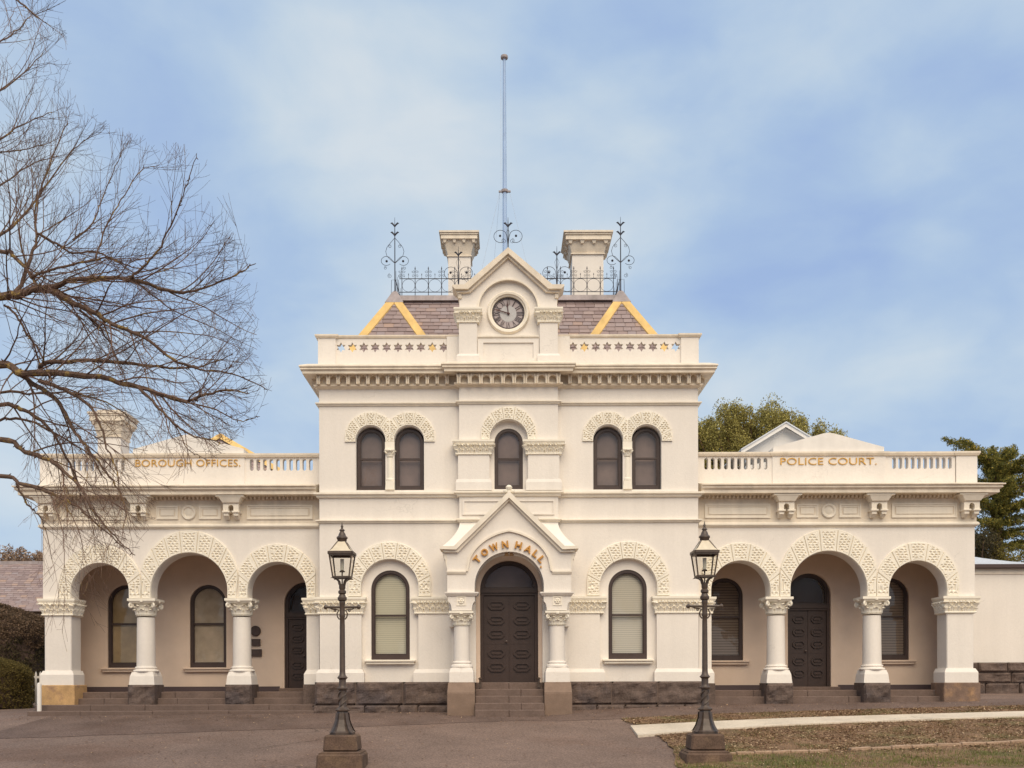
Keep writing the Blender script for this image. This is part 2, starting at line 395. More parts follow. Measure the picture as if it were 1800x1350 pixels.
def sheet(name, m, off, poly_y, x0, x1, nx, ny):
    """ground sheet between two boundary functions of x"""
    b = MB(); rows = []
    for j in range(ny + 1):
        r = []
        for i in range(nx + 1):
            x = lerp(x0, x1, i / nx); ya, yb = poly_y(x); y = lerp(ya, yb, j / ny)
            r.append((x, y, gz(x, y) + off))
        rows.append(r)
    b.grid(rows); return kind(obj(name, b, m, smooth=True), 'structure')
sheet('carpark', M['asphalt'], 0.008, lambda x: (-40, 9.5), -34, 34, 120, 110)
# older apron along the building: front edge as seen (0,1297) .. (600,1279) .. (1090,1266)
edge = [gpt(px, py) for px, py in ((-60, 1300), (0, 1297), (200, 1291), (420, 1284), (600, 1279), (760, 1273), (900, 1268), (1100, 1265), (1280, 1257), (1500, 1251), (1800, 1244), (1860, 1243))]
def edge_y(x):
    if x <= edge[0][0]: return edge[0][1]
    for (a, ya), (b, yb) in zip(edge, edge[1:]):
        if a <= x <= b: return lerp(ya, yb, (x - a) / (b - a))
    return edge[-1][1]
sheet('apron', M['apron'], 0.014, lambda x: (edge_y(x) + 0.06 * noise.noise((x * 1.3, 0, 0)), 1.2), edge[0][0], 15.0, 130, 16)

# lawn on the right
lawn_top = lambda x: edge_y(x) + 0.05 * noise.noise((x * 2.1, 4, 0))
la, lb = gpt(1093, 1268), gpt(1190, 1352)
def in_lawn(x, y):
    if y > lawn_top(x): return False
    t = clamp((y - lb[1]) / (la[1] - lb[1])); bx = lerp(lb[0], la[0], t) + 0.12 * noise.noise((y * 1.5, 2, 0)) + 0.35 * math.sin(t * PI)
    return x > bx
lx0 = 2.0; rows = []
for j in range(61):
    r = []
    for i in range(101):
        u = i / 100
        yb_ = -12.0; 
        # left boundary depends on y; use top-to-bottom lerp
        t = j / 60
        y0 = lerp(-11.5, la[1], t)
        tt = clamp((y0 - lb[1]) / (la[1] - lb[1])); xl = lerp(lb[0], la[0], tt) + 0.12 * noise.noise((y0 * 1.5, 2, 0)) + 0.35 * math.sin(tt * PI)
        x = lerp(xl, 15.5, u); y = lerp(-11.5, lawn_top(x), t)
        r.append((x, y, gz(x, y) + 0.022 + 0.02 * (noise.noise((x * 1.7, y * 1.7, 1)) + 0.4)))
    rows.append(r)
kind(obj('lawn', MB().grid(rows), M['lawn'], smooth=True), 'structure')
# concrete path across the lawn
pa = [(1108, 1280.5), (1250, 1273.5), (1400, 1267.5), (1600, 1262), (1860, 1255.5)]
pb = [(1121, 1298), (1250, 1287.5), (1400, 1279), (1600, 1271.5), (1860, 1264)]
b = MB(); rows = [[], [], [], []]
for q in range(len(pa) - 1):
    for k in range(6):
        t = k / 6
        A = gpt(lerp(pa[q][0], pa[q+1][0], t), lerp(pa[q][1], pa[q+1][1], t)); B = gpt(lerp(pb[q][0], pb[q+1][0], t), lerp(pb[q][1], pb[q+1][1], t))
        h = 0.062
        if q == len(pa) - 2 and k == 5: A, B = gpt(*pa[-1]), gpt(*pb[-1])
        rows[0].append((A[0], A[1], gz(*A) - 0.05)); rows[1].append((A[0], A[1], gz(*A) + h)); rows[2].append((B[0], B[1], gz(*B) + h)); rows[3].append((B[0], B[1], gz(*B) - 0.05))
b.grid(rows[::-1]); b.f.append((len(rows[0])*0, len(rows[0])*1, len(rows[0])*2, len(rows[0])*3))
kind(obj('path', b, M['conc']), 'structure')
# stone edging
b = MB(); pts = [gpt(1262, 1331), gpt(1420, 1326.5), gpt(1600, 1319), gpt(1815, 1309)]
for q in range(3):
    n = 5
    for k in range(n):
        if q == 1 and k == 1: continue
        p0 = Vector(pts[q]).lerp(Vector(pts[q+1]), k / n + 0.004); p1 = Vector(pts[q]).lerp(Vector(pts[q+1]), (k + 1) / n - 0.004)
        d = (p1 - p0).normalized(); nn = Vector((-d.y, d.x)) * 0.06
        z0 = gz(*p0) + 0.075 + random.uniform(-.012, .012); z1 = gz(*p1) + 0.075 + random.uniform(-.012, .012)
        c = [p0 - nn, p1 - nn, p1 + nn, p0 + nn]
        b.hexa([(c[0].x, c[0].y, z0-.3), (c[1].x, c[1].y, z1-.3), (c[2].x, c[2].y, z1-.3), (c[3].x, c[3].y, z0-.3), (c[0].x, c[0].y, z0), (c[1].x, c[1].y, z1), (c[2].x, c[2].y, z1), (c[3].x, c[3].y, z0)])
kind(obj('kerb', b, M['kerb'], bevel=0.01), 'structure')

# grass blades and leaf litter
def quad_leaf(b, x, y, z, sx, sy, rz, tilt, curl=0.3):
    c, s_ = math.cos(rz), math.sin(rz); t1 = math.sin(tilt)
    def P(u, v, h): return (x + u*c - v*s_, y + u*s_ + v*c, z + h)
    b.add([P(-sx, 0, 0), P(0, -sy, sx*t1*.5 + curl*sy), P(sx, 0, sx*t1), P(0, sy, sx*t1*.5 + curl*sy)], [(0, 1, 2), (0, 2, 3)])
M['grass'] = island_ramp(mat('grass_blades', (0.1, 0.1, 0.04), 0.8), [(0, (0.12, 0.078, 0.033)), (0.45, (0.19, 0.125, 0.058)), (0.75, (0.28, 0.185, 0.095)), (1, (0.40, 0.28, 0.16))])
M['green'] = island_ramp(mat('green_grass_blades', (0.1, 0.1, 0.04), 0.8), [(0, (0.075, 0.10, 0.02)), (0.5, (0.13, 0.15, 0.035)), (1, (0.24, 0.21, 0.08))])
M['litter'] = island_ramp(mat('fallen_leaves', (0.3, 0.2, 0.1), 0.85), [(0, (0.15, 0.08, 0.045)), (0.4, (0.28, 0.16, 0.09)), (0.75, (0.40, 0.26, 0.15)), (1, (0.62, 0.46, 0.30))])
gb, gg, lt = MB(), MB(), MB()
def on_path(x, y):
    px = CX + (x - XC) / S(y); py = HZ + (ZC - gz(x, y)) / S(y)
    if px < 1110: return False
    for q in range(4):
        if pa[q][0] <= px <= pa[q+1][0] + 1:
            t = (px - pa[q][0]) / (pa[q+1][0] - pa[q][0])
            return lerp(pa[q][1], pa[q+1][1], t) - 1 < py < lerp(pb[q][1], pb[q+1][1], t) + 0.3
    return False
n = 0
while n < 90000:
    x = random.uniform(2.5, 14.2); y = random.uniform(-10.3, -1.2)
    if not in_lawn(x, y) or (on_path(x, y) and (random.random() < .97 or not (not on_path(x, y - .07) or not on_path(x, y + .07)))): continue
    n += 1
    d = noise.noise((x * 0.9, y * 0.9, 3.0)); px = CX + (x - XC) / S(y); py = HZ + (ZC - gz(x, y)) / S(y)
    front = sstep(1322, 1338, py + 10 * (px - 1300) / 500 * 0.9)
    z = gz(x, y) + 0.025
    if random.random() < 0.30 + 0.35 * front + 0.45 * d:
        h = random.uniform(.02, .055) * (1 + .25 * front); a = random.uniform(0, 2*PI); ln = random.uniform(.0, .035); wd = .004 + .003 * random.random()
        c, s_ = math.cos(a), math.sin(a); q = gg if random.random() < 0.12 + 0.75 * front + 0.35 * d else gb
        q.add([(x - wd*s_, y + wd*c, z - .01), (x + wd*s_, y - wd*c, z - .01), (x + ln*c, y + ln*s_, z + h)], [(0, 1, 2)])
    elif random.random() < 0.62 * (1 - 0.7 * front):
        quad_leaf(lt, x, y, z + random.uniform(0, .012), random.uniform(.016, .040), random.uniform(.011, .024), random.uniform(0, 6.3), random.uniform(-.6, .6))
for i in range(1150):
    # leaves blown against the plinth and on the asphalt
    if i < 560: x = random.uniform(-12.5, 13.5); y = -0.75 - abs(random.gauss(0, 0.9))
    else: x = random.uniform(-9.5, 6); y = random.uniform(-9.5, -1)
    if -1.0 < x < 1.0 and y > -1.6: y -= 1.0
    if abs(x) > 5 and x < 0 and y > -1.1: y -= 0.7
    quad_leaf(lt, x, y, gz(x, y) + 0.024, random.uniform(.015, .035), random.uniform(.010, .022), random.uniform(0, 6.3), random.uniform(-.6, .6))
kind(obj('grass', gb, M['grass']), 'stuff', 'dry brown grass blades over the lawn on the right', 'grass')
kind(obj('grass', gg, M['green']), 'stuff', 'short green grass growing at the front edge of the lawn', 'grass')
kind(obj('leaf_litter', lt, M['litter']), 'stuff', 'fallen dry leaves scattered over lawn and asphalt', 'leaves')

# ================================================================== TOWN HALL
YB, YC, YP, YV = -0.5, -0.66, -1.5, 1.6          # block wall, centre bay, porch front, arcade back wall
TH = thing('town_hall', 'cream two storey town hall with clock gable, slate roof and arcaded single storey wings', 'building', (0, 0, 0))

def relief_strip(b, path, z0, z1, period, nv=14, du=0.02, amp=1.0, flare=0.05, phase=0.0):
    """carved leaf band along a plan path (x,y), outward normal (dy,-dx)"""
    P = [Vector(p) for p in path]; pts = []
    for i, p in enumerate(P):
        def nr(a, c): d = (c - a).normalized(); return Vector((d.y, -d.x))
        if i == 0: m = nr(P[0], P[1])
        elif i == len(P)-1: m = nr(P[-2], P[-1])
        else:
            a_, b_ = nr(P[i-1], p), nr(p, P[i+1]); q = 1 + a_.dot(b_); m = (a_ + b_) / q
        pts.append((p, m))
    rows = [[] for _ in range(nv + 1)]; s = phase
    H = z1 - z0
    for i in range(len(P) - 1):
        ln = (P[i+1] - P[i]).length; n = max(2, int(ln / du))
        for k in range(n + (1 if i == len(P) - 2 else 0)):
            t = k / n; p = pts[i][0].lerp(pts[i+1][0], t)
            m = pts[i][1] if t == 0 else (pts[i+1][1] if t == 1 else ((P[i+1]-P[i]).normalized().yx * Vector((1, -1))))
            u = s + ln * t
            for j in range(nv + 1):
                v = j / nv; h = 0.0
                c = abs((u / period) % 1 - 0.5) * 2           # 0 centre of lower leaf .. 1 gap
                c2 = abs((u / period + 0.5) % 1 - 0.5) * 2
                if v < 0.52:
                    wd = 0.95 * (1 - (v / 0.56) ** 3)
                    if c < wd: h = 0.022 + 0.05 * (v / 0.52) ** 2 + 0.012 * math.cos(c * 9)
                    else: h = -0.012
                if 0.30 < v < 0.80:
                    wd = 0.85 * (1 - ((v - 0.30) / 0.52) ** 4)
                    if c2 < wd: h = max(h, 0.018 + 0.06 * ((v - 0.3) / 0.5) ** 2 + 0.012 * math.cos(c2 * 8))
                if v >= 0.78:
                    e = ((u / (period * 0.5)) % 1 - 0.5) * 2; f = (v - 0.89) / 0.11
                    r2 = e * e * 1.3 + f * f
                    h = max(h, 0.07 * math.sqrt(max(0, 1 - r2)) + 0.015)
                h = h * amp + flare * v
                q = p + m * h; rows[j].append((q.x, q.y, z0 + H * v))
        s += ln
    b.grid(rows)

def capital_pier(b, path, ztop, zbot, period=0.17):
    """abacus, leaf band and necking round a pier; path in plan"""
    h = ztop - zbot; a = h * 0.26
    b.sweep(path, [(-.03, ztop), (.11, ztop), (.11, ztop - a*.45), (.075, ztop - a), (-.03, ztop - a)])
    relief_strip(b, path, zbot + h*.10, ztop - a, period)
    b.sweep(path, [(-.03, zbot + h*.10), (.028, zbot + h*.10), (.04, zbot + h*.05), (.028, zbot), (-.03, zbot)])

def base_pier(b, path, ztop, zbot, out=0.06):
    b.sweep(path, [(-.03, zbot), (out, zbot), (out, zbot + (ztop-zbot)*.72), (.006, ztop), (-.03, ztop)])

def pit(x, z, sd):
    """depth 0..1 of scattered flat oval pits in loose rows"""
    rw, cl = .066, .112
    z += .012 * noise.noise((x * 6, sd, 1.3)); r = math.floor(z / rw); u = x / cl + (r % 2) * .5 + .23 * noise.noise((r * 1.7, sd * 1.1, .5)); c = math.floor(u)
    h1 = noise.noise((c * 3.7 + .3, r * 5.1 + .7, sd * 1.9)); h2 = noise.noise((c * 2.9 + .6, r * 4.3 + .2, sd * 2.3 + 7))
    dx = (u - c - .5 - .14 * h1) / (.36 + .16 * h2); dz = (z / rw - r - .5 - .14 * h2 - .5 * h1 * (u - c - .5)) / (.33 + .12 * h1)
    return 0.0 if h1 + h2 < -.75 else sstep(1.15, .55, math.sqrt(dx * dx + dz * dz))

def voussoirs(b, cx, zi, ri, zo, ro, zleg, y, n_side, proud=0.055, xmin=None, xmax=None, leg=True, seed=0, key=1.12, conv=1.0):
    """rusticated arch ring; inner circle (cx,zi,ri), outer circle (cx,zo,ro)"""
    # angular bounds of stones, 0 = right springing, PI = left
    n = 2 * n_side + 1; wk = PI / (n - 1 + key); bounds = [0.0]
    for i in range(n): bounds.append(bounds[-1] + (wk * key if i == n_side else wk))
    stones = [(bounds[i], bounds[i+1]) for i in range(n)]
    def P(a, t):
        if a < 0:       # right leg, a from -1..0
            zl = lerp(zi, zleg, -a); xi, xo = cx + ri, cx + math.sqrt(max(ro*ro - (min(0, zi - zo))**2, 0)); x, z = lerp(xi, xo, t), zl
        elif a > PI:
            k = a - PI; zl = lerp(zi, zleg, k); x, z = lerp(cx - ri, cx - ro, t), zl
        else:
            c, s_ = math.cos(a), math.sin(a)
            x = lerp(cx + ri*c, cx + ro*c, t); z = lerp(zi + ri*s_, zo + ro*s_, t)
        if xmin is not None: x = max(x, xmin)
        if xmax is not None: x = min(x, xmax)
        return x, z
    if leg:
        stones = [(-1.0, bounds[1] * 0.55)] + [(bounds[1] * 0.55, bounds[2])] + stones[2:-2] + [(bounds[-3], PI - bounds[1] * 0.55), (PI - bounds[1] * 0.55, PI + 1.0)] if n_side >= 4 else [(-1.0, bounds[1]*.62), (bounds[1]*.62, bounds[2])] + stones[2:-2] + [(bounds[-3], PI - bounds[1]*.62), (PI - bounds[1]*.62, PI + 1.0)]
    else:
        pass
    nu, nv = 34, 30
    for si, (a0, a1) in enumerate(stones):
        rows = []
        for j in range(nv + 1):
            row = []
            t = j / nv
            for i in range(nu + 1):
                u = i / nu
                if a0 < 0 < a1:   # split leg / arc evenly by length
                    La, Lb = (zi - zleg), a1 * (ri + ro) / 2; d = u * (La + Lb); a = -1 + d / La if d < La and La > 1e-4 else (d - La) / ((ri + ro) / 2)
                elif a0 < PI < a1:
                    La, Lb = (PI - a0) * (ri + ro) / 2, (zi - zleg); d = u * (La + Lb); a = a0 + d / ((ri + ro) / 2) if d < La else PI + (d - La) / max(Lb, 1e-4)
                else: a = lerp(a0, a1, u)
                x, z = P(a, t)
                eu, ev = min(u, 1 - u), min(t, 1 - t)
                if eu < 1e-6 or ev < 1e-6: h = 0.018 if eu < 1e-6 else 0.0
                else:
                    h = proud
                    if eu > 0.15 and ev > 0.10 and abs(x - (xmin if xmin is not None else -99)) > .02 and abs(x - (xmax if xmax is not None else 99)) > .02:
                        h = proud + 0.006 - 0.036 * pit(x * conv, z * conv, si + seed) + 0.004 * noise.noise((x * 27, si, z * 45))
                row.append((x, y - h, z))
            rows.append(row)
        b.grid(rows)

# ------------------------------------------------------------------ wings (both sides)
def wing(sgn):
    y = 0.0; s = S(y); zz = lambda py: Z(py, y); ground = zz(1250 if sgn < 0 else 1236)
    def xx(dx): return sgn * dx * s
    nm = []
    # arcade wall with three arches
    A = [(407, 51.5, 1039.0), (561.5, 67, 1038.0), (718, 50.5, 1039.0)]
    lo, hi = 333, 819
    zcap = zz(1050.5); ztop = zz(868)
    out = [(lo*s, ztop), (hi*s, ztop), (hi*s, zcap)]
    for dx, r, cy in A[::-1]:
        out += [((dx + r)*s, zcap)] + arc(dx*s, zz(cy), r*s, 0, PI, 26) + [((dx - r)*s, zcap)]
    out += [(lo*s, zcap)]
    out = [(sgn*a, b_) for a, b_ in out]
    mb = MB().plate([out], y, y + 0.45)
    obj('arcade_wall', mb, M['wall'], TH)
    # rusticated arches
    cA, cB = 644.5*s, 474*s
    for (dx, r, cy), ro, zo, nside, xm, xM in zip(A, (73, 86, 73), (1028, 1017, 1028), (3, 4, 3), (340*s, cB, cA), (cB, cA, 800*s)):
        b = MB(); cx = sgn*dx*s
        mn, mX = (xm, xM) if sgn > 0 else (-xM, -xm)
        voussoirs(b, cx, zz(cy), r*s, zz(zo), ro*s, zcap, y, nside, xmin=mn, xmax=mX, seed=dx*.1)
        obj('rusticated_arch', b, M['verm'], TH)
    # columns
    yc = 0.27
    for dx in (474, 644.5):
        cx = sgn*dx*s
        b = MB(); r0 = 16*s
        b.lathe([(r0*1.02, zz(1170)), (r0*1.0, zz(1150)), (r0*.97, zz(1100)), (r0*.945, zz(1083))], cx, yc, 28)
        col = obj('column', b, M['wall'], TH, smooth=True)
        b = MB(); column_capital(b, cx, yc, zcap, zz(1081), r0*.95, 24.5*s)
        obj('capital', b, M['verm'], col)
        b = MB()
        z1, z0 = zz(1170), zz(1179.5)
        b.lathe([(r0*1.02, z1), (r0*1.13, z1-.004), (r0*1.2, z1-.03), (r0*1.12, z1-.06), (r0*1.14, z1-.075), (r0*1.33, z1-.085), (r0*1.4, z1-.115), (r0*1.33, z0)], cx, yc, 28)
        b.frustum(cx, yc, zz(1187), z0, 21*s, 21*s, 18.5*s, 18.5*s); b.frustum(cx, yc, zz(1202), zz(1187), 22.5*s, 22.5*s, 21*s, 21*s)
        obj('base', b, M['wall'], col)
        b = MB(); rough_block(b, cx - 23.5*s, cx + 23.5*s, -0.11, 0.62, ground - .25 if sgn > 0 else zz(1237.5) - .05, zz(1202.2), dx)
        obj('plinth', b, M['blue'], col)
    # outer pier
    x0, x1 = xx(768), xx(819); xa, xb = min(x0, x1), max(x0, x1)
    b = MB(); b.box(xa + .03, xb - .03, 0.012, 0.62, zz(1182), zz(1080)); pier = obj('pier', b, M['wall'], TH, bevel=.02)
    path = [(xa, .62), (xa, 0), (xb, 0), (xb, .62)]
    b = MB(); capital_pier(b, path, zcap, zz(1080)); b.box(xa+.01, xb-.01, .01, .6, zz(1081), zcap-.003); obj('capital', b, M['verm'], pier)
    b = MB(); base_pier(b, path, zz(1177), zz(1202)); b.box(xa, xb, 0, .62, zz(1202), zz(1182)); obj('base', b, M['wall'], pier)
    b = MB(); b.box(xa - .1, xb + .1, -0.10, 0.7, ground - .3, zz(1202.2)); obj('plinth', b, M['sand' if sgn < 0 else 'stained'], pier, bevel=.015)
    # inner respond against the central block
    x0, x1 = xx(334), xx(356); xa, xb = min(x0, x1), max(x0, x1)
    b = MB(); b.box(xa, xb, 0.012, 0.5, zz(1182), zz(1080)); rp = obj('pilaster', b, M['wall'], TH)
    path = [(xa, .5), (xa, 0), (xb, 0), (xb, .5)]
    b = MB(); capital_pier(b, path, zcap, zz(1080), .15); b.box(xa, xb, .01, .5, zz(1081), zcap-.003); obj('capital', b, M['verm'], rp)
    b = MB(); base_pier(b, path, zz(1177), zz(1202)); obj('base', b, M['wall'], rp)
    b = MB(); b.box(xa - .07, xb + .07, -0.11, 0.6, ground - .3, zz(1202.2)); obj('plinth', b, M['blue'], rp)
    # entablature: string, frieze, dentils, cornice
    xe = 819*s
    path = [(-xe, 4), (-xe, 0), (-333*s, 0)] if sgn < 0 else [(333*s, 0), (xe, 0), (xe, 4)]
    def zo(py, o): return ZC - (py - HZ) * S(-o)
    b = MB(); b.sweep(path, [(-.03, zo(919, .05)), (.05, zo(919, .05)), (.09, zo(921.5, .09)), (.09, zo(924, .09)), (.04, zo(927, .04)), (0.004, zo(929, 0)), (-.03, zo(929, 0))]); obj('string_course', b, M['trim'], TH)
    b = MB(); b.sweep(path, [(-.03, zo(868, .05)), (.035, zo(868, .05)), (.035, zo(919, .03)), (-.03, zo(919, .03))]); fr = obj('frieze', b, M['corn'], TH)
    b = MB(); b.sweep(path, [(-.05, zo(848, .1)), (.30, zo(849.5, .4)), (.55, zo(851, .55)), (.55, zo(853, .55)), (.50, zo(855, .5)), (.505, zo(858, .5)), (.44, zo(862, .45)), (.44, zo(867.5, .44)), (.22, zo(869, .25)), (.12, zo(872, .12)), (.036, zo(873, .05)), (-.05, zo(873, .05))])
    cor = obj('cornice', b, M['corn'], TH)
    b = MB(); n = 66
    for i in range(n):
        dx = lerp(340, 812, (i + .5)/n); cx = xx(dx); b.box(cx - .022, cx + .022, -.17, -.03, zo(876, .15), zo(869.5, .15))
    obj('dentils', b, M['corn'], cor)
    # raised panels in the frieze
    yf = -.035
    def panel(x0, x1, p0, p1, holes=None):
        o = rect(xx(x0), xx(x1), zo(p1, .035), zo(p0, .035)); t = 2.2*s
        a, c = sorted((xx(x0), xx(x1))); z0, z1 = zo(p1, .035), zo(p0, .035)
        pb = MB(); pb.plate([rect(a, c, z0, z1), rect(a+t, c-t, z0+t, z1-t)], yf - .035, yf + .01)
        pb.plate([rect(a+t, c-t, z0+t, z1-t), rect(a+2.3*t, c-2.3*t, z0+2.3*t, z1-2.3*t)], yf - .014, yf + .012)
        pb.box(a+3.3*t, c-3.3*t, yf-.02, yf, z0+3*t, z1-3*t)
        obj('panel', pb, M['trim'], fr)
    panel(344, 459, 887, 912); panel(672, 786, 887, 912); panel(505, 543, 888, 911.5); panel(580, 618, 888, 911.5)
    pb = MB(); cz = zo(899.5, .05); r = 13*s
    pb.lathe([(r, yf + .01), (r, yf - .03), (r*.9, yf - .05), (r*.72, yf - .045), (r*.62, yf - .015), (r*.5, yf - .012), (r*.35, yf - .03), (.01, yf - .034)], xx(561.5), 0, 28, 'y', cz)
    obj('roundel', pb, M['trim'], fr, smooth=True)
    # brackets
    for dx in (483.5, 645, 806):
        cx = xx(dx); b = MB()
        b.box(cx - 24.5*s, cx + 24.5*s, -.40, -.03, zo(871.5, .4), zo(868.3, .4))
        b.frustum(cx, -.17, zo(883, .25), zo(871.6, .36), 14*s, .15, 20*s, .22)
        w_ = 13.5*s; hz = zo(898, .25); b.plate([[(cx - w_, hz), (cx - w_*.34, hz)] + [(cx + w_*.34*math.cos(a), zo(891, .25) + w_*.34*math.sin(a)) for a in [PI - PI*i/8 for i in range(9)]] + [(cx + w_*.34, hz), (cx + w_, hz), (cx + w_, zo(883, .25)), (cx - w_, zo(883, .25))]], -.27, -.03)
        for q in (-1, 1):
            qx = cx + q*8.5*s
            b.box(qx - 6.5*s, qx + 6.5*s, -.30, -.03, zo(900, .25), zo(897, .25)); b.box(qx - 4.2*s, qx + 4.2*s, -.26, -.03, zo(906, .2), zo(900, .2))
            b.frustum(qx, -.10, zo(911, .2), zo(906, .2), 3.2*s, .04, 4.2*s, .13)
        obj('bracket', b, M['trim'], TH, bevel=.006)
    # parapet with balusters
    yp = -0.05; sp = S(yp); zp = lambda py: Z(py, yp)
    holes = []
    for d0, d1, n in ((342, 458, 10), (673, 782, 10)):
        for i in range(n):
            cx = sgn * lerp(d0, d1, (i + .5)/n) * sp; h = 3.4*sp
            holes.append([(cx + h*math.cos(a), zp(808.6) + h*math.sin(a)) for a in [PI*k/8 for k in range(9)]] + [(cx + h*math.cos(a), zp(822.5) + h*math.sin(a)) for a in [PI + PI*k/8 for k in range(9)]])
    a, c = sorted((sgn*333*sp, sgn*786*sp))
    b = MB(); b.plate([rect(a, c, zp(852), zp(801))] + holes, yp + .03, yp + .21); par = obj('parapet', b, M['wall'], TH)
    for d0, d1 in ((464, 663), (787, 824)):
        q0, q1 = sorted((sgn*d0*sp, sgn*d1*sp)); b = MB().box(q0, q1, yp, yp + .3, zp(852.3), zp(802.6))
        obj('parapet_block', b, M['wall'], par)
    b = MB(); prof = lambda o: [(-.27, zp(796)), (o, zp(796.3)), (o, zp(799)), (o*.5, zp(802.5)), (-.27, zp(802.5))]
    pth = [(a, yp), (c, yp)]; b.sweep(pth, prof(.05))
    for d0, d1 in ((463, 664), (786, 824)):
        q0, q1 = sorted((sgn*d0*sp, sgn*d1*sp)); b.sweep([(q0, yp + .28), (q0, yp - .003), (q1, yp - .003), (q1, yp + .28)], [(-.12, zp(795.7)), (.062, zp(796)), (.062, zp(799)), (.03, zp(802.8)), (-.12, zp(802.8))])
    obj('coping', b, M['corn'], par)
    # low pediment above the lettering
    q0, q1 = sorted((sgn*466*sp, sgn*661*sp)); m = (q0 + q1)/2
    b = MB(); rows = []
    b.plate([[(q0, zp(796)), (q1, zp(796)), (q1, zp(787)), (lerp(m, q1, .75), zp(780.5)), (lerp(m, q1, .4), zp(771)), (lerp(m, q1, .1), zp(763)), (m, zp(761.5)), (lerp(m, q0, .1), zp(763)), (lerp(m, q0, .4), zp(771)), (lerp(m, q0, .75), zp(780.5)), (q0, zp(787))]], yp + .03, yp + .55)
    obj('pediment', b, M['white'], TH)
    b = MB(); txt = 'POLICE COURT.' if sgn > 0 else 'BOROUGH OFFICES.'
    put_text(b, txt, m - (.02 if sgn > 0 else 0), yp - .015, zp(812.5), .28, .010, 0, -.002, 1.0, width=(169 if sgn > 0 else 184)*sp, height=12.2*sp)
    obj('lettering', b, M['gold'], TH)
    # arcade interior
    yv = YV; sv = S(yv); zv = lambda py: Z(py, yv)
    wins = [(-518.5 + 10, 1025, 1171)] if False else None
    zf = .52
    holes = []
    if sgn < 0: specs = [('win', 366, 32, 1026.5, 1172, 'curt_p'), ('win', 221.5, 32, 1026.5, 1172, 'curt_y'), ('door', 538, 38, 1022, 1203, None)]
    else: specs = [('win', 1274.5, 32, 1017, 1162, 'blind_b'), ('win', 1566, 32, 1018, 1162, 'blind_b'), ('door', 1423, 38, 1009, 1199, None)]
    for k, px, hw, pt, pb_, m_ in specs:
        holes.append(archpoly(WX(px, yv), hw*sv, zv(pt), zv(pb_) if k == 'win' else zf + .08))
    a, c = sorted((sgn*333*s + sgn*.0, sgn*812*s)); 
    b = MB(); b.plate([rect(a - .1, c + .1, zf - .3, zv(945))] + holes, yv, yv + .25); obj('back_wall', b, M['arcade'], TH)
    for k, px, hw, pt, pb_, m_ in specs:
        if k == 'win': window(WX(px, yv), hw*sv, zv(pt), zv(pb_), yv + .06, M[m_], sill=True, mid=.47)
        else: door(WX(px, yv), hw*sv, zv(pt), zf + .08, yv + .10, zv(pt + 58) - .02, 5, 'dark')
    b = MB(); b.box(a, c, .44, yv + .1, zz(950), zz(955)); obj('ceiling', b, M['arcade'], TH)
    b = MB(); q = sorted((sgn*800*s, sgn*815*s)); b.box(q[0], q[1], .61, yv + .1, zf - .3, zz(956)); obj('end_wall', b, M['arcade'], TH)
    b = MB(); d = [sp_ for sp_ in specs if sp_[0] == 'door'][0]; dx0, dx1 = WX(d[1] - d[2] - 8, yv), WX(d[1] + d[2] + 12, yv)
    if a < dx0: obj('skirting', MB().box(a, dx0, yv - .03, yv + .01, zf, zf + .135), M['skirt'], TH)
    if dx1 < c: obj('skirting', MB().box(dx1, c, yv - .03, yv + .01, zf, zf + .135), M['skirt'], TH)
    b = MB(); b.box(dx0 + .03, dx1 - .03, yv - .28, yv + .2, zf - .02, zf + .085); obj('doorstep', b, M['step'], TH, bevel=.01)
    # steps
    if sgn < 0:
        st = [(.52, .42, -12.1, -4.99), (.36, .14, -12.1, -4.99), (.20, -.36, -12.27, -4.99), (.05, -.70, -12.32, -4.99)]
    else:
        st = [(.52, .42, 4.99, 11.9), (.36, .12, 4.99, 11.9)]
    for i, (zt, yf_, xa_, xb_) in enumerate(st):
        b = MB(); cuts = [xa_]
        while cuts[-1] < xb_ - 2.2: cuts.append(cuts[-1] + random.uniform(1.3, 2.1))
        cuts.append(xb_)
        for k in range(len(cuts) - 1): b.box(cuts[k] + .003, cuts[k+1] - .003, yf_ + random.uniform(-.006, .006), (yv + .2) if i == 0 else st[i-1][1] + .3, zt - .42, zt - (0 if i == 0 else .002) + random.uniform(-.004, .003))
        obj('step', b, M['step'], TH, bevel=.014)
    # body and hipped sheet roof behind the parapet
    b = MB(); q0, q1 = sorted((sgn*4.6, sgn*12.1)); b.box(q0, q1, YV + .9, 9, -.2, zz(800)); obj('rear_wall', b, M['wall'], TH)
    if sgn > 0:
        zr = zp(800); b = MB(); b.hexa([(q0, .3, zr-.3), (q1, .3, zr-.3), (q1, 9, zr-.3), (q0, 9, zr-.3), (q0+1, 3.0, zr + .15), (q1 - 1, 3.0, zr+.15), (q1 - 1, 6, zr+.15), (q0+1, 6, zr + .15)]); obj('roof', b, M['corr'], TH)
    else:
        zr = zp(800); b = MB(); b.box(q0, q1, .3, 9, zr - .5, zr - .4); obj('roof', b, M['lead'], TH)

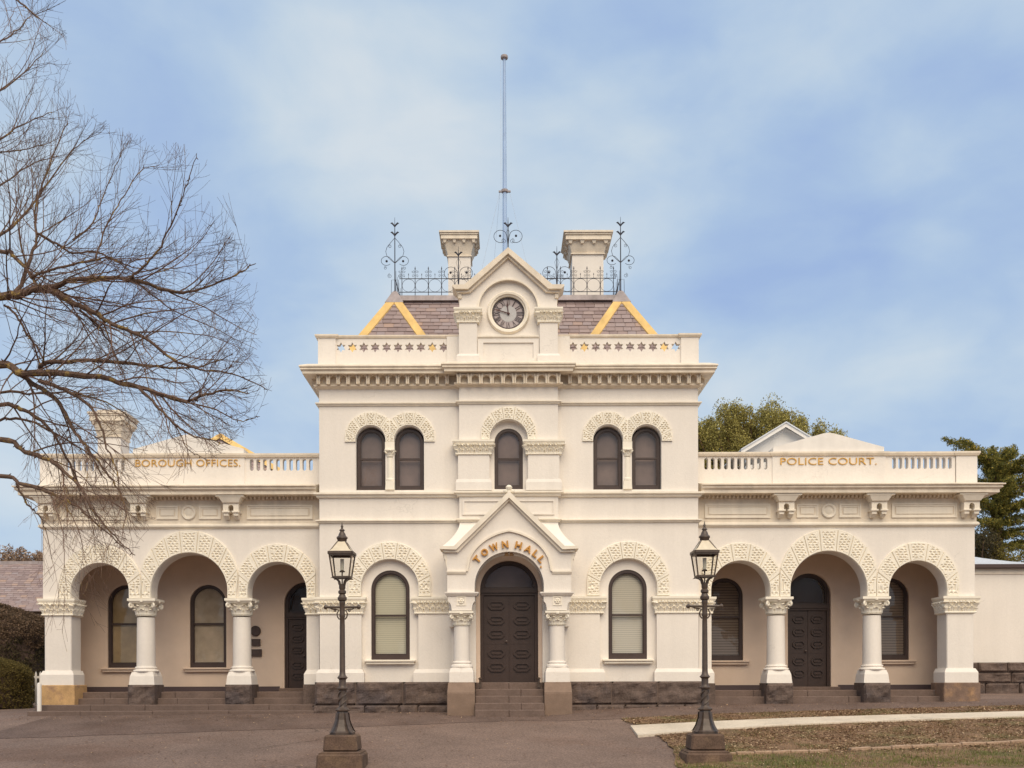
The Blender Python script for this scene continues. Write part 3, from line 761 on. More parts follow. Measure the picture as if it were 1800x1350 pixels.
def column_capital(b, cx, cy, ztop, zbot, r, hw):
    """leafy capital with corner volutes and a square abacus"""
    h = ztop - zbot
    b.box(cx - hw, cx + hw, cy - hw, cy + hw, ztop - h*.14, ztop)
    b.frustum(cx, cy, ztop - h*.27, ztop - h*.14, hw*.84, hw*.84, hw*.97, hw*.97)
    b.lathe([(r*1.08, zbot), (r*1.14, zbot + h*.035), (r*1.08, zbot + h*.07), (r*1.0, zbot + h*.075), (r*1.02, zbot + h*.4), (r*1.15, zbot + h*.62), (r*1.42, zbot + h*.75)], cx, cy, 24)
    n = 8
    for ring, (z0, z1, off, wd) in enumerate(((zbot + h*.08, zbot + h*.46, 0, .36), (zbot + h*.30, zbot + h*.68, PI/8, .34))):
        for k in range(n):
            a = 2*PI*k/n + off; rows = []
            for j in range(6):
                t = j/5; rr = r*1.03 + r*(.06 + .38*t*t*(1 if ring == 0 else 1.15)); z = lerp(z0, z1, min(t*1.12, 1)) - (h*.05 if t > .95 else 0); w_ = wd*r*(1 - .55*t**2.5)*1.25
                row = []
                for q in (-1, -.5, 0, .5, 1):
                    bump = r*.09*(1 - abs(q)) + (r*.03 if abs(q) == .5 else 0); px_, py_ = cx + (rr + bump)*math.cos(a) - q*w_*math.sin(a), cy + (rr + bump)*math.sin(a) + q*w_*math.cos(a)
                    row.append((px_, py_, z - abs(q)*h*.03*t*2))
                rows.append(row)
            b.grid(rows)
    for k in range(4):
        a = PI/4 + k*PI/2; d = hw*1.12; vx, vy = cx + d*math.cos(a), cy + d*math.sin(a); zc = ztop - h*.40; rv = h*.15
        dirn = Vector((math.cos(a), math.sin(a), 0)); sid = Vector((-dirn.y, dirn.x, 0))
        pts = []
        for i in range(20):
            t = i/19; ang = PI*1.1 - t*2*PI*1.35; rr = rv*(1 - .62*t)
            p = Vector((vx, vy, zc)) + dirn*rr*math.cos(ang)*.9 + Vector((0, 0, 1))*rr*math.sin(ang); pts.append(p)
        st = Vector((cx, cy, zbot + h*.45)) + dirn*r*1.1
        b.tube([st, st.lerp(pts[0], .5) + dirn*-.01] + pts, [.02, .026] + [.03*h/.45]*20, 6)
        b.lathe([(rv*.5, -.045), (rv*.5, .045)], 0, 0, 8) if False else None
    for k in range(4):
        a = k*PI/2; d = hw*.92; fx, fy = cx + d*math.cos(a), cy + d*math.sin(a)
        b.lathe([(.004, ztop - h*.24), (.045, ztop - h*.2), (.045, ztop - h*.1), (.004, ztop - h*.06)], fx, fy, 8)

def rough_block(b, x0, x1, y0, y1, z0, z1, seed):
    """rock-faced block: rough front inside a dressed margin"""
    b.box(x0, x1, y0 + .02, y1, z0, z1)
    n = 16; m = 12; rows = []
    for j in range(m + 1):
        r = []
        for i in range(n + 1):
            u, v = i/n, j/m; x = lerp(x0, x1, u); z = lerp(z0, z1, v); e = min(min(u, 1-u)*(x1-x0), min(v, 1-v)*(z1-z0))
            h = .02 if e < .035 else .02 + .06*(.55 + noise.noise((x*3 + seed, z*4, seed)) + .5*noise.noise((x*9, z*9, seed)))
            if e <= 1e-6: h = 0.0
            r.append((x, y0 + .02 - max(h, 0), z))
        rows.append(r)
    b.grid(rows)

def window(cx, half, ztop, zbot, y, blind, sill=False, mid=.5, fw=.07, arch=True, back=.09, parent=None):
    P_ = parent or TH
    o = archpoly(cx, half, ztop, zbot); i_ = archpoly(cx, half - fw, ztop - fw, zbot + fw*1.7)
    b = MB(); b.plate([o, i_], y, y + .10); fr = obj('window', b, M['frame'], P_)
    b = MB(); o2 = archpoly(cx, half - fw + .004, ztop - fw + .004, zbot + fw*1.7 - .004); i2 = archpoly(cx, half - fw - .028, ztop - fw - .028, zbot + fw*1.7 + .03)
    zm = lerp(ztop, zbot, mid)
    b.plate([o2, i2], y + .025, y + .07); b.box(cx - half + fw - .002, cx + half - fw + .002, y + .018, y + .066, zm - .025, zm + .025)
    obj('sash', b, M['frame'], fr)
    b = MB(); b.ngon(archpoly(cx, half - fw, ztop - fw, zbot + fw*1.7), y + .045); obj('pane', b, M['pane'], fr)
    b = MB(); b.plate([archpoly(cx, half - .01, ztop - .01, zbot + .02)], y + back, y + back + .02); obj('blind', b, blind, fr)
    if sill:
        b = MB(); h = half + .16; b.box(cx - h, cx + h, y - .20, y + .1, zbot - .055, zbot - .004); b.box(cx - h + .04, cx + h - .04, y - .16, y + .1, zbot - .12, zbot - .055)
        obj('sill', b, M['trim'] if y < 1 else M['arcade'], fr, bevel=.01)
    return fr

def octagon(cx, cz, hw, hh, c): return [(cx-hw+c, cz-hh), (cx+hw-c, cz-hh), (cx+hw, cz-hh+c), (cx+hw, cz+hh-c), (cx+hw-c, cz+hh), (cx-hw+c, cz+hh), (cx-hw, cz+hh-c), (cx-hw, cz-hh+c)]
def door(cx, half, ztop, zbot, y, ztr, npan, inner='curtain'):
    """arched doorway: frame with fanlight, transom and two leaves with raised oblong panels"""
    fw = .085; b = MB()
    b.plate([archpoly(cx, half, ztop, zbot), archpoly(cx, half - fw, ztop - fw, ztr + .09), rect(cx - half + fw, cx + half - fw, zbot - .01, ztr - .09)[::-1]], y, y + .16)
    b.plate([archpoly(cx, half - fw + .003, ztop - fw + .003, ztr + .088), archpoly(cx, half - fw - .03, ztop - fw - .03, ztr + .12)], y + .04, y + .1)
    b.box(cx - half + .02, cx + half - .02, y - .035, y + .02, ztr - .03, ztr + .055)
    fr = obj('door', b, M['door'], TH)
    b = MB(); b.ngon(archpoly(cx, half - fw, ztop - fw, ztr + .09), y + .07); obj('fanlight', b, M['fanpane'], fr)
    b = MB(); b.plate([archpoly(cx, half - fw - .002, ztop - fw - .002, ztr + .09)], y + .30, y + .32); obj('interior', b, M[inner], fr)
    H = ztr - .09 - zbot; lw = half - fw
    for q in (-1, 1):
        lx = cx + q*lw/2; b = MB(); b.box(lx - lw/2 + .004, lx + lw/2 - .004, y + .05, y + .11, zbot, ztr - .088)
        fr5 = (.885, .715, .555, .335, .175) if npan == 5 else None
        for f in fr5:
            zc = zbot + H*f; hh = H*.052; hw = lw*.33
            b.plate([octagon(lx, zc, hw, hh, hh*.7), octagon(lx, zc, hw*.84, hh*.66, hh*.5)], y + .012, y + .06)
            b.plate([octagon(lx, zc, hw*.86, hh*.70, hh*.5), octagon(lx, zc, hw*.76, hh*.5, hh*.4)], y + .032, y + .06)
            b.plate([octagon(lx, zc, hw*.56, hh*.30, hh*.2)], y + .02, y + .06)
        for zc in (.445,): b.box(lx - lw*.48, lx + lw*.48, y + .043, y + .06, zbot + H*zc - .012, zbot + H*zc + .012)
        if q > 0: b.box(cx + .0, cx + .02, y + .035, y + .06, zbot, ztr - .09)
        lf = obj('door_leaf', b, M['door'], fr)
        if q < 0:
            kb = MB(); kb.lathe([(.012, y + .05), (.012, y + .01), (.03, y), (.03, y - .025), (.008, y - .035)], cx - .07, 0, 12, 'y', zbot + H*.47); obj('handle', kb, M['bronze'], lf, smooth=True)
    return fr

wing(-1); wing(1)

# ------------------------------------------------------------------ central block
sB = S(YB); zB = lambda py: Z(py, YB); sC = S(YC); zC = lambda py: Z(py, YC)
HB = 333*sB; HC = 87*sC
def zo(py, y): return Z(py, y)
GZ = -0.35
for sg in (-1, 1):
    def bx(d0, d1): return tuple(sorted((sg*d0*sB, sg*d1*sB)))
    # wall of one side bay: notch for the ground floor window, holes for the upper pair
    q0, q1 = bx(80, 333)
    wcx = sg*209.5*sB; r = 50*sB; zs = zB(1033)
    low = [(wcx + r, zB(1198))] + arc(wcx, zs, r, 0, PI, 28) + [(wcx - r, zB(1198))]
    out = [(q1, zB(1198)), (q1, zB(642)), (q0, zB(642)), (q0, zB(1198))]
    outline = [(q0, zB(1198)), (wcx - r, zB(1198))] + arc(wcx, zs, r, PI, 0, 28) + [(wcx + r, zB(1198)), (q1, zB(1198)), (q1, zB(642)), (q0, zB(642))]
    ups = [sg*174.8*sB, sg*242.6*sB]; uh = 26*sB
    b = MB().plate([outline] + [archpoly(u, uh, zB(748.5), zB(861)) for u in ups], YB, YB + .30)
    b.box(*( (-HB, -HB + .3) if sg < 0 else (HB - .3, HB)), YB + .30, 5.5, GZ, zB(642))
    obj('wall', b, M['wall'], TH)
    # recess behind the ground floor arch
    wh = 34*sB
    b = MB().plate([rect(wcx - r - .05, wcx + r + .05, zB(1200), zB(978)), archpoly(wcx, wh + .0, zB(1001), zB(1159))], YB + .13, YB + .29)
    obj('window_recess', b, M['wall'], TH)
    window(wcx, wh, zB(1001), zB(1159), YB + .155, M['blind_g' if sg < 0 else 'blind_w'], sill=True, mid=.505, fw=.075, back=.12)
    for u in ups: window(u, 24.3*sB, zB(751.5), zB(860.5), YB + .14, M['curtain'], mid=.485, fw=.062, back=.16)
    # rusticated arches
    b = MB(); voussoirs(b, wcx, zs, r, zB(1025), 73*sB, zB(1048), YB, 4, seed=3 + sg, key=1.15); obj('rusticated_arch', b, M['verm'], TH)
    mid = sg*208.7*sB
    for u in ups:
        b = MB(); inner = u*sg < mid*sg
        xmn, xmx = (None, mid) if u < mid else (mid, None)
        voussoirs(b, u, zB(773.5), uh, zB(769), 45.5*sB, zB(776.5), YB, 3, seed=u, xmin=xmn, xmax=xmx, proud=.04, conv=1.35)
        obj('rusticated_arch', b, M['verm'], TH)
    # colonnette between the upper windows
    b = MB(); b.lathe([(5.6*sB, zB(842)), (5.2*sB, zB(804))], mid, YB + .04, 16); b.box(mid - 8.2*sB, mid + 8.2*sB, YB - .05, YB + .12, zB(790), zB(777))
    cl = obj('colonnette', b, M['verm'], TH, smooth=False)
    b = MB(); column_capital(b, mid, YB + .04, zB(790.2), zB(803), 5.4*sB, 8.6*sB); obj('capital', b, M['verm'], cl)
    b = MB(); b.lathe([(5.8*sB, zB(840)), (7*sB, zB(842)), (7*sB, zB(845)), (6.2*sB, zB(846))], mid, YB + .04, 16); b.frustum(mid, YB + .04, zB(860.5), zB(846), 8*sB, .1, 7*sB, .1); obj('base', b, M['verm'], cl)
    # ground floor piers: capitals and bases
    for d0, d1 in ((102, 164.5), (258.5, 335)):
        a, c = bx(d0, d1); path = [(a, YB + .13), (a, YB), (c, YB), (c, YB + (.13 if d0 < 200 else .6))] if sg > 0 else [(a, YB + (.13 if d0 < 200 else .6)), (a, YB), (c, YB), (c, YB + .13)]
        b = MB(); capital_pier(b, path, zB(1049), zB(1079), .165); obj('capital_band', b, M['verm'], TH)
        b = MB(); base_pier(b, path, zB(1176), zB(1198.5), .055); obj('pier_base', b, M['wall'], TH)
    # bluestone plinth: rock-faced course over a lower course
    a, c = bx(100, 341); cuts = [a]
    while cuts[-1] < c - 1.3: cuts.append(cuts[-1] + random.uniform(.75, 1.25))
    cuts.append(c); zmid = zB(1239)
    b = MB(); m_ = MB()
    for k in range(len(cuts) - 1): rough_block(b, cuts[k] + .006, cuts[k+1] - .006, YB - .11, YB + .3, zmid + .006, zB(1198.4), k*3.3 + sg)
    m_.box(a + .01, c - .01, YB - .085, YB + .28, GZ, zB(1198.8)); 
    b2 = MB(); cuts = [a - .05]
    while cuts[-1] < c - .9: cuts.append(cuts[-1] + random.uniform(.45, .9))
    cuts.append(c + .05)
    for k in range(len(cuts) - 1): rough_block(b2, cuts[k] + .007, cuts[k+1] - .007, YB - .16, YB + .3, GZ, zmid - .004, k*7.1 + 40*sg)
    pl = obj('plinth', b, M['blue'], TH); obj('mortar', m_, M['mortar'], pl); obj('plinth_course', b2, M['blue'], pl)
    # pierced star parapet
    yp = YB + .06; sp = S(yp); zp = lambda py: Z(py, yp); stars = []
    for i in range(10):
        cx = sg*(114.3 + 20.06*i - .6)*sp; Ro, Ri = 9.1*sp, 5.2*sp
        stars.append([(cx + (Ro if k % 2 == 0 else Ri)*math.sin(PI*k/6), zp(610) + (Ro if k % 2 == 0 else Ri)*math.cos(PI*k/6)) for k in range(12)])
    p0, p1 = sorted((sg*84*sp, sg*306*sp))
    b = MB().plate([rect(p0, p1, zp(640), zp(593))] + stars, yp, yp + .14); par = obj('parapet', b, M['wall'], TH)
    for d0, d1 in ((303, 334), (86, 108)):
        e0, e1 = sorted((sg*d0*sp, sg*d1*sp)); obj('parapet_block', MB().box(e0, e1, yp - .05, yp + .26, zp(640), zp(592.5)), M['wall'], par)
    if True:
        e0, e1 = sorted((sg*322*sp, sg*334*sp)); obj('parapet_return', MB().box(e0, e1, yp + .26, 5.3, zp(642), zp(594)), M['wall'], par)
    b = MB(); cp = [(-.16, zp(589)), (.05, zp(589.3)), (.05, zp(591.5)), (.025, zp(594)), (-.16, zp(594))]
    b.sweep([(p0, yp), (p1, yp)], cp)
    e0, e1 = sorted((sg*302*sp, sg*335*sp))
    pth = [(e0, 5.3), (e0, yp - .05), (e1, yp - .05), (e1, yp + .26)] if sg < 0 else [(e0, yp + .26), (e0, yp - .05), (e1, yp - .05), (e1, 5.3)]
    b.sweep(pth, [(-.14, zp(588.6)), (.06, zp(589)), (.06, zp(591.6)), (.03, zp(594.3)), (-.14, zp(594.3))])
    obj('coping', b, M['corn'], par)
    # rainwater head on the side wall
    b = MB(); xq = sg*HB; b.frustum(xq + sg*.07, YB + 1.0, zB(697), zB(686), .05, .07, .10, .13); b.lathe([(.035, GZ), (.035, zB(696))], xq + sg*.07, YB + 1.0, 8); obj('rainwater_head', b, M['gutter'], TH)

# centre bay wall with the upper window
b = MB(); ch = 33*sC
b.plate([rect(-HC, HC, zC(1200), zC(642)), archpoly(0, ch, zC(738), zC(860)), archpoly(0, 52*sC, zC(984), zC(1200) + .004)], YC, YC + .34)
obj('wall', b, M['wall'], TH)
b = MB().plate([rect(-ch - .05, ch + .05, zC(866), zC(733)), archpoly(0, 25.2*sC, zC(750.5), zC(860.5))], YC + .16, YC + .33); obj('window_recess', b, M['wall'], TH)
window(0, 25*sC, zC(751), zC(860), YC + .18, M['curtain'], mid=.485, fw=.066, back=.12)
b = MB(); voussoirs(b, 0, zC(771), ch, zC(763), 48.5*sC, zC(773), YC, 3, proud=.05, seed=11, conv=1.25); obj('rusticated_arch', b, M['verm'], TH)
for sg in (-1, 1):
    a, c = sorted((sg*32*sC, sg*91*sC)); yq = YC - .05
    b = MB().box(a + .03, c - .03, yq, YC + .05, zC(846), zC(799)); pi = obj('pilaster', b, M['wall'], TH)
    path = [(a, YC + .1), (a, yq), (c, yq), (c, YC + .1)]
    b = MB(); capital_pier(b, path, zC(775), zC(800), .15); obj('capital', b, M['verm'], pi)
    b = MB(); base_pier(b, path, zC(843), zC(862.5), .03); b.box(a, c, yq + .004, YC + .02, zC(862), zC(845)); obj('base', b, M['wall'], pi)
    a, c = sorted((sg*18*sC, sg*78*sC)); z0, z1 = zC(903), zC(881.5); t = 2.2*sC
    obj('panel', MB().plate([rect(a - .05, c + .03, z0 - .03, z1 + .03), rect(a, c, z0, z1)], YC - .035, YC + .01), M['wall'], TH)

# string courses and the main cornice run round the block
def bay_path(extra=0.0): return [(-HB, 4), (-HB, YB), (-HC, YB), (-HC, YC), (HC, YC), (HC, YB), (HB, YB), (HB, 4)]
def string(p0, p1, out, path=None, drop=3):
    y = YB - out; b = MB(); z0, z1 = zo(p0, y), zo(p1, y); h = z0 - z1
    b.sweep(path or bay_path(), [(-.03, z0 + .025), (out*.5, z0 + .01), (out, z0), (out, z0 - h*.35), (out*.6, z0 - h*.5), (out*.45, z0 - h*.9), (.004, z1), (-.03, z1)])
    return b
obj('string_course', string(706.5, 712, .085), M['trim'], TH)
obj('string_course', string(864.5, 873.5, .13), M['trim'], TH)
for p in ([(-HB, 4), (-HB, YB), (-HC, YB), (-HC, YC), (-52*sC, YC)], [(52*sC, YC), (HC, YC), (HC, YB), (HB, YB), (HB, 4)]):
    obj('string_course', string(913, 918.5, .09, p), M['trim'], TH)
def zq(py, o): return Z(py, YB - o)
b = MB()
b.sweep(bay_path(), [(-.05, zq(637.5, .1)), (.25, zq(637.5, .3)), (.43, zq(640.5, .43)), (.435, zq(643, .43)), (.40, zq(645.5, .4)), (.41, zq(648, .4)), (.36, zq(651, .36)), (.36, zq(655.5, .36)), (.10, zq(657.5, .25)), (.06, zq(658, .1)), (.055, zq(674.5, .1)), (.12, zq(675, .12)), (.12, zq(678, .12)), (.07, zq(680, .07)), (.004, zq(684, 0)), (-.05, zq(684, 0))])
cor = obj('cornice', b, M['corn'], TH)
def comb(x0, x1, n, y0, y1, pt, pb_, yy):
    z1, z0 = Z(pt, yy), Z(pb_, yy); P_ = (x1 - x0)/n; leg = P_*.17; sh = lerp(z0, z1, .55)
    b = MB()
    for i in range(n + 1):
        cx = x0 + i*P_
        lf = P_/2 if i > 0 else leg; rt = P_/2 if i < n else leg
        b.plate([[(cx - leg, z0), (cx + leg, z0), (cx + leg, sh), (cx + leg + (rt-leg)*.25, lerp(sh, z1, .45)), (cx + rt, z1 - (z1-z0)*.1), (cx + rt, z1), (cx - lf, z1), (cx - lf, z1 - (z1-z0)*.1), (cx - leg - (lf-leg)*.25, lerp(sh, z1, .45)), (cx - leg, sh)]], y0, y1)
        for q in (-1, 1): b.tube([(cx + q*leg*.6, y0 - .012, z0 - .01), (cx + q*leg*.6, y0 - .015, sh), (cx + q*leg*1.0, y0 - .02, z1)], leg*.42, 5)
    return b
for a, c, n, yy in ((-HB + .02, -HC - .30, 13, YB), (-HC + .0, HC - .0, 9, YC), (HC + .30, HB - .02, 13, YB)):
    obj('corbel_table', comb(a, c, n, yy - .22, yy - .02, 657, 674, yy - .2), M['corn'], cor)
for sg in (-1, 1):
    # corbels turning the corner on the side walls
    b = MB()
    for i in range(6): b.box(sg*(HB + .02), sg*(HB + .20), YB + .15 + i*.27, YB + .25 + i*.27, zq(674, .1), zq(657.5, .1))
    obj('corbel_table', b, M['corn'], cor)

# ------------------------------------------------------------------ clock gable
b = MB()
zb0 = zC(640); outline = [(-86*sC, zb0), (-54*sC, zb0)] + [(-54*sC, zC(592)), (54*sC, zC(592)), (54*sC, zb0)][0:0]
gout = [(-86*sC, zb0), (86*sC, zb0), (86*sC, zC(511)), (70*sC, zC(508)), (0, zC(446)), (-70*sC, zC(508)), (-86*sC, zC(511))]
rec = [(53*sC, zC(591.5))] + arc(0, zC(544.5), 53*sC, 0, PI, 30) + [(-53*sC, zC(591.5))]
b.plate([gout, rec], YC, YC + .35); gw = obj('clock_gable', b, M['wall'], TH)
b = MB().plate([rect(-56*sC, 56*sC, zC(594), zC(488)), arc(0, zC(547.5), 29.5*sC, 0, 2*PI, 40)[:-1]], YC + .10, YC + .33); obj('clock_recess', b, M['wall'], gw)
# arch moulding over the recess
b = MB(); b.plate([[(54.5*sC, zC(570))] + arc(0, zC(544.5), 54.5*sC, 0, PI, 30) + [(-54.5*sC, zC(570)), (-52*sC, zC(570))] + arc(0, zC(544.5), 52*sC, PI, 0, 30) + [(52*sC, zC(570))]], YC - .03, YC + .02); obj('arch_moulding', b, M['trim'], gw)
# raking coping and kneelers
cop = [(-98*sC, zC(504.5)), (-77*sC, zC(504.5)), (0, zC(439.5)), (77*sC, zC(504.5)), (98*sC, zC(504.5)), (98*sC, zC(507)), (93*sC, zC(512)), (70*sC, zC(512)), (0, zC(450)), (-70*sC, zC(512)), (-93*sC, zC(512)), (-98*sC, zC(507))]
b = MB().plate([cop], YC - .17, YC + .42)
cop2 = [(-94*sC, zC(510)), (-71*sC, zC(510)), (0, zC(448)), (71*sC, zC(510)), (94*sC, zC(510)), (88*sC, zC(517)), (66*sC, zC(515)), (0, zC(455)), (-66*sC, zC(515)), (-88*sC, zC(517))]
b.plate([cop2], YC - .09, YC + .40); b.box(-88*sC, -82*sC, YC - .05, YC + .37, zC(525), zC(515)); b.box(82*sC, 88*sC, YC - .05, YC + .37, zC(525), zC(515))
obj('raking_coping', b, M['corn'], gw)
for sg in (-1, 1):
    a, c = sorted((sg*53.5*sC, sg*88*sC)); yq = YC - .09
    b = MB().box(a + .02, c - .02, yq, YC + .1, zC(628), zC(569)); pi = obj('pilaster', b, M['wall'], gw)
    path = [(a, YC + .35), (a, yq), (c, yq), (c, YC + .35)]
    b = MB(); capital_pier(b, path, zC(544.5), zC(569.5), .15); b.box(a, c, yq+.005, YC + .3, zC(569), zC(545.5)); obj('capital', b, M['verm'], pi)
    b = MB(); base_pier(b, path, zC(624), zC(638.5), .04); b.box(a, c, yq+.004, YC+.3, zC(638), zC(625)); obj('base', b, M['wall'], pi)
b = MB().sweep([(-53*sC, YC), (53*sC, YC)], [(-.1, zC(590.5)), (.07, zC(591)), (.07, zC(593.5)), (.02, zC(596.5)), (-.1, zC(596.5))]); obj('string_course', b, M['trim'], gw)
b = MB().plate([rect(-54*sC, 54*sC, zC(638), zC(596)), rect(-44*sC, 44*sC, zC(630), zC(603))], YC - .04, YC + .01); obj('panel', b, M['wall'], gw)
# clock
zc = zC(547.5); b = MB()
b.lathe([(37.5*sC, YC + .11), (37.5*sC, YC + .06), (35.5*sC, YC + .02), (32*sC, YC + .03), (31*sC, YC + .075), (29*sC, YC + .08), (28.6*sC, YC + .17), (29.2*sC, YC + .2)], 0, 0, 48, 'y', zc); b.f = [f for f in b.f if len(f) == 4]
ck = obj('clock', b, M['trim'], gw, smooth=True)
b = MB().lathe([(29.5*sC, YC + .19), (29.5*sC, YC + .16), (.01, YC + .159)], 0, 0, 48, 'y', zc); obj('dial', b, M['dial'], ck)
b = MB().lathe([(14.6*sC, YC + .17), (14.6*sC, YC + .155), (.01, YC + .154)], 0, 0, 40, 'y', zc); obj('dial_centre', b, M['dialin'], ck)
b = MB()
for i, t in enumerate(('XII', 'I', 'II', 'III', 'IIII', 'V', 'VI', 'VII', 'VIII', 'IX', 'X', 'XI')):
    a = PI/2 - i*PI/6; rr = 20*sC
    wd = {1: 1.6, 2: 3.6, 3: 5.2, 4: 6.6}[len(t)]*sC*(1.7 if ('X' in t or 'V' in t) and len(t) < 3 else 1.15)
    if t in ('V', 'X'): wd = 4.6*sC
    put_text(b, t, rr*math.cos(a), YC + .15, zc + rr*math.sin(a), .12, .004, a - PI/2, -.002, 1.0, width=wd, height=10.5*sC)
b.plate([arc(0, zc, 28.6*sC, 0, 2*PI, 60)[:-1], arc(0, zc, 28.0*sC, 0, 2*PI, 60)[:-1]], YC + .146, YC + .156); b.plate([arc(0, zc, 25.9*sC, 0, 2*PI, 60)[:-1], arc(0, zc, 25.4*sC, 0, 2*PI, 60)[:-1]], YC + .146, YC + .156)
for i in range(60):
    a = 2*PI*i/60; c_, s_ = math.cos(a), math.sin(a); w_ = (.5 if i % 5 else .8)*sC
    b.plate([[(c_*25.6*sC - s_*w_, zc + s_*25.6*sC + c_*w_), (c_*25.6*sC + s_*w_, zc + s_*25.6*sC - c_*w_), (c_*28.3*sC + s_*w_, zc + s_*28.3*sC - c_*w_), (c_*28.3*sC - s_*w_, zc + s_*28.3*sC + c_*w_)]], YC + .147, YC + .155)
obj('numerals', b, M['ink'], ck)
def hand(ang, ln, wd, y, tip):
    c_, s_ = math.cos(ang), math.sin(ang); P_ = lambda u, v: (c_*u - s_*v, zc + s_*u + c_*v)
    return MB().plate([[P_(-3*sC, -wd*.5), P_(ln*.62, -wd*.45), P_(ln*.70, -wd*tip), P_(ln, -wd*.08), P_(ln, wd*.08), P_(ln*.70, wd*tip), P_(ln*.62, wd*.45), P_(-3*sC, wd*.5)]], y, y + .006)
obj('hour_hand', hand(R(96), 19.5*sC, 1.9*sC, YC + .135, 1.0), M['hand'], ck)
b = hand(R(163), 26*sC, 1.9*sC, YC + .12, .8); b.lathe([(2*sC, YC + .14), (2*sC, YC + .115), (.005, YC + .11)], 0, 0, 14, 'y', zc); obj('minute_hand', b, M['hand'], ck)

# ------------------------------------------------------------------ porch
sP = S(YP); zP = lambda py: Z(py, YP); hp = 109*sP
po = [(-hp, zP(1048)), (-61*sP, zP(1048))] + arc(0, zP(1030.5), 61*sP, PI, 0, 30) + [(61*sP, zP(1048)), (hp, zP(1048)), (hp, zP(962)), (93*sP, zP(958)), (0, zP(874)), (-93*sP, zP(958)), (-hp, zP(962))]
b = MB().plate([po], YP, YP + .40); pw = obj('porch_wall', b, M['wall'], TH)
for sg in (-1, 1):
    q = sorted((sg*(hp - .02), sg*(hp - .38))); b = MB().box(q[0], q[1], YP + .39, YB + .05, zP(1100), zP(962)); obj('porch_side_wall', b, M['wall'], TH)
# coping of the gable with level feet
cop = [(-121.5*sP, zP(961)), (-97*sP, zP(961)), (0, zP(865)), (97*sP, zP(961)), (121.5*sP, zP(961)), (121.5*sP, zP(966)), (93*sP, zP(967)), (0, zP(876.5)), (-93*sP, zP(967)), (-121.5*sP, zP(966))]
b = MB().plate([cop], YP - .15, YP + .44)
cop2 = [(-118*sP, zP(965.6)), (-94*sP, zP(965.6)), (0, zP(875.6)), (94*sP, zP(965.6)), (118*sP, zP(965.6)), (113*sP, zP(971)), (90*sP, zP(971)), (0, zP(881)), (-90*sP, zP(971)), (-113*sP, zP(971))]
b.plate([cop2], YP - .08, YP + .42); obj('porch_coping', b, M['trim'], pw)
b = MB(); b.lathe([(.05, zP(867)), (.06, zP(864)), (.035, zP(862)), (.075, zP(858.5)), (.085, zP(856)), (.05, zP(853)), (.01, zP(852))], 0, YP + .03, 12)
for q in (-1, 1): b.lathe([(.01, zP(866.5)), (.055, zP(864.5)), (.06, zP(862)), (.01, zP(859.5))], q*.085, YP + .03, 10)
obj('finial', b, M['verm'], pw, smooth=True)
for sg in (-1, 1):
    # stepped corbels carrying the coping feet
    b = MB(); prof = [(109, 971), (117, 971), (117, 975), (114.5, 977), (114.5, 981), (112, 984), (112.5, 988), (110.5, 993), (109, 1001)]
    b.plate([[(sg*d*sP, zP(p)) for d, p in prof] + [(sg*100*sP, zP(1001)), (sg*100*sP, zP(971))]], YP + .003, YP + .43); obj('corbel', b, M['trim'], pw)
    # impost string
    a, c = sorted((sg*75.5*sP, sg*110*sP)); b = MB().sweep([(a, YP), (c, YP)], [(-.02, zP(1003)), (.05, zP(1003.5)), (.05, zP(1006)), (.02, zP(1009.5)), (-.02, zP(1010))]); obj('string_course', b, M['trim'], pw)
    # swept lead-white roof beside the gable
    rows = []
    for j in range(9):
        t = j/8; y = lerp(YB - .19 + .03, YP + .42, t); py = lerp(917, 961, t); zz_ = Z(py, y)
        xo = sg*lerp(86, 119, t**1.8)*S(y); xi = sg*(lerp(40, 93, t))*S(y) - sg*.1
        rows.append([(lerp(xi, xo, k/6), y, zz_ + .015*math.sin(k)) for k in range(7)] + [(xo, y, zz_ - .5 if t < .9 else zz_ - .06)])
    b = MB().grid(rows if sg > 0 else [r[::-1] for r in rows]); obj('porch_roof', b, M['white'], pw)
# pointed label moulding over the arch
def label(r0):
    # two arcs meeting in a point at py 931.5
    pts = []
    ax = 76 - r0; 
    R_ = 92.0; cx_ = 76 - r0 - R_; cz_ = 1004
    for i in range(17):
        x = lerp(76 - r0, 0, i/16); 
        pts.append((x, cz_ - math.sqrt(max(R_*R_ - (x - cx_)**2, 0))*((72.5 - r0)/math.sqrt(R_*R_ - cx_*cx_))))
    return pts
o_, i_ = label(0), label(3.2)
o_ = [(x*sP, zP(p)) for x, p in o_]; i_ = [(x*sP, zP(p)) for x, p in i_]
full = o_ + [(-x, z) for x, z in o_[-2::-1]] + [(-x, z) for x, z in i_] + [(x, z) for x, z in i_[-2::-1]]
obj('label_moulding', MB().plate([full], YP - .055, YP + .01), M['trim'], pw)
for word, angs in (('TOWN', (140, 126, 111, 95.5)), ('HALL.', (77, 62.5, 50.5, 39.5, 31))):
    b = MB()
    for ch_, a_ in zip(word, angs):
        rr = (73.5 if ch_ != '.' else 70)*sP; a = R(a_)
        kw = {} if ch_ == '.' else dict(width={'T': 11, 'O': 12.5, 'W': 15.5, 'N': 11.5, 'H': 11.5, 'A': 12.5, 'L': 9}[ch_]*sP, height=12.5*sP)
        put_text(b, ch_, rr*math.cos(a), YP - .03, zP(1030.5) + rr*math.sin(a), .24, .032, a - PI/2, .008, 1.0, **kw)
    obj('lettering', b, M['bronzegold'], pw)
b = MB(); b.lathe([(.03, zP(969)), (.03, zP(971)), (.055, zP(973)), (.055, zP(975))], -.06, YP + .2, 10); b.lathe([(.03, zP(969)), (.03, zP(971)), (.055, zP(973)), (.055, zP(975))], .06, YP + .2, 10); obj('arch_light', b, M['sand'], pw)
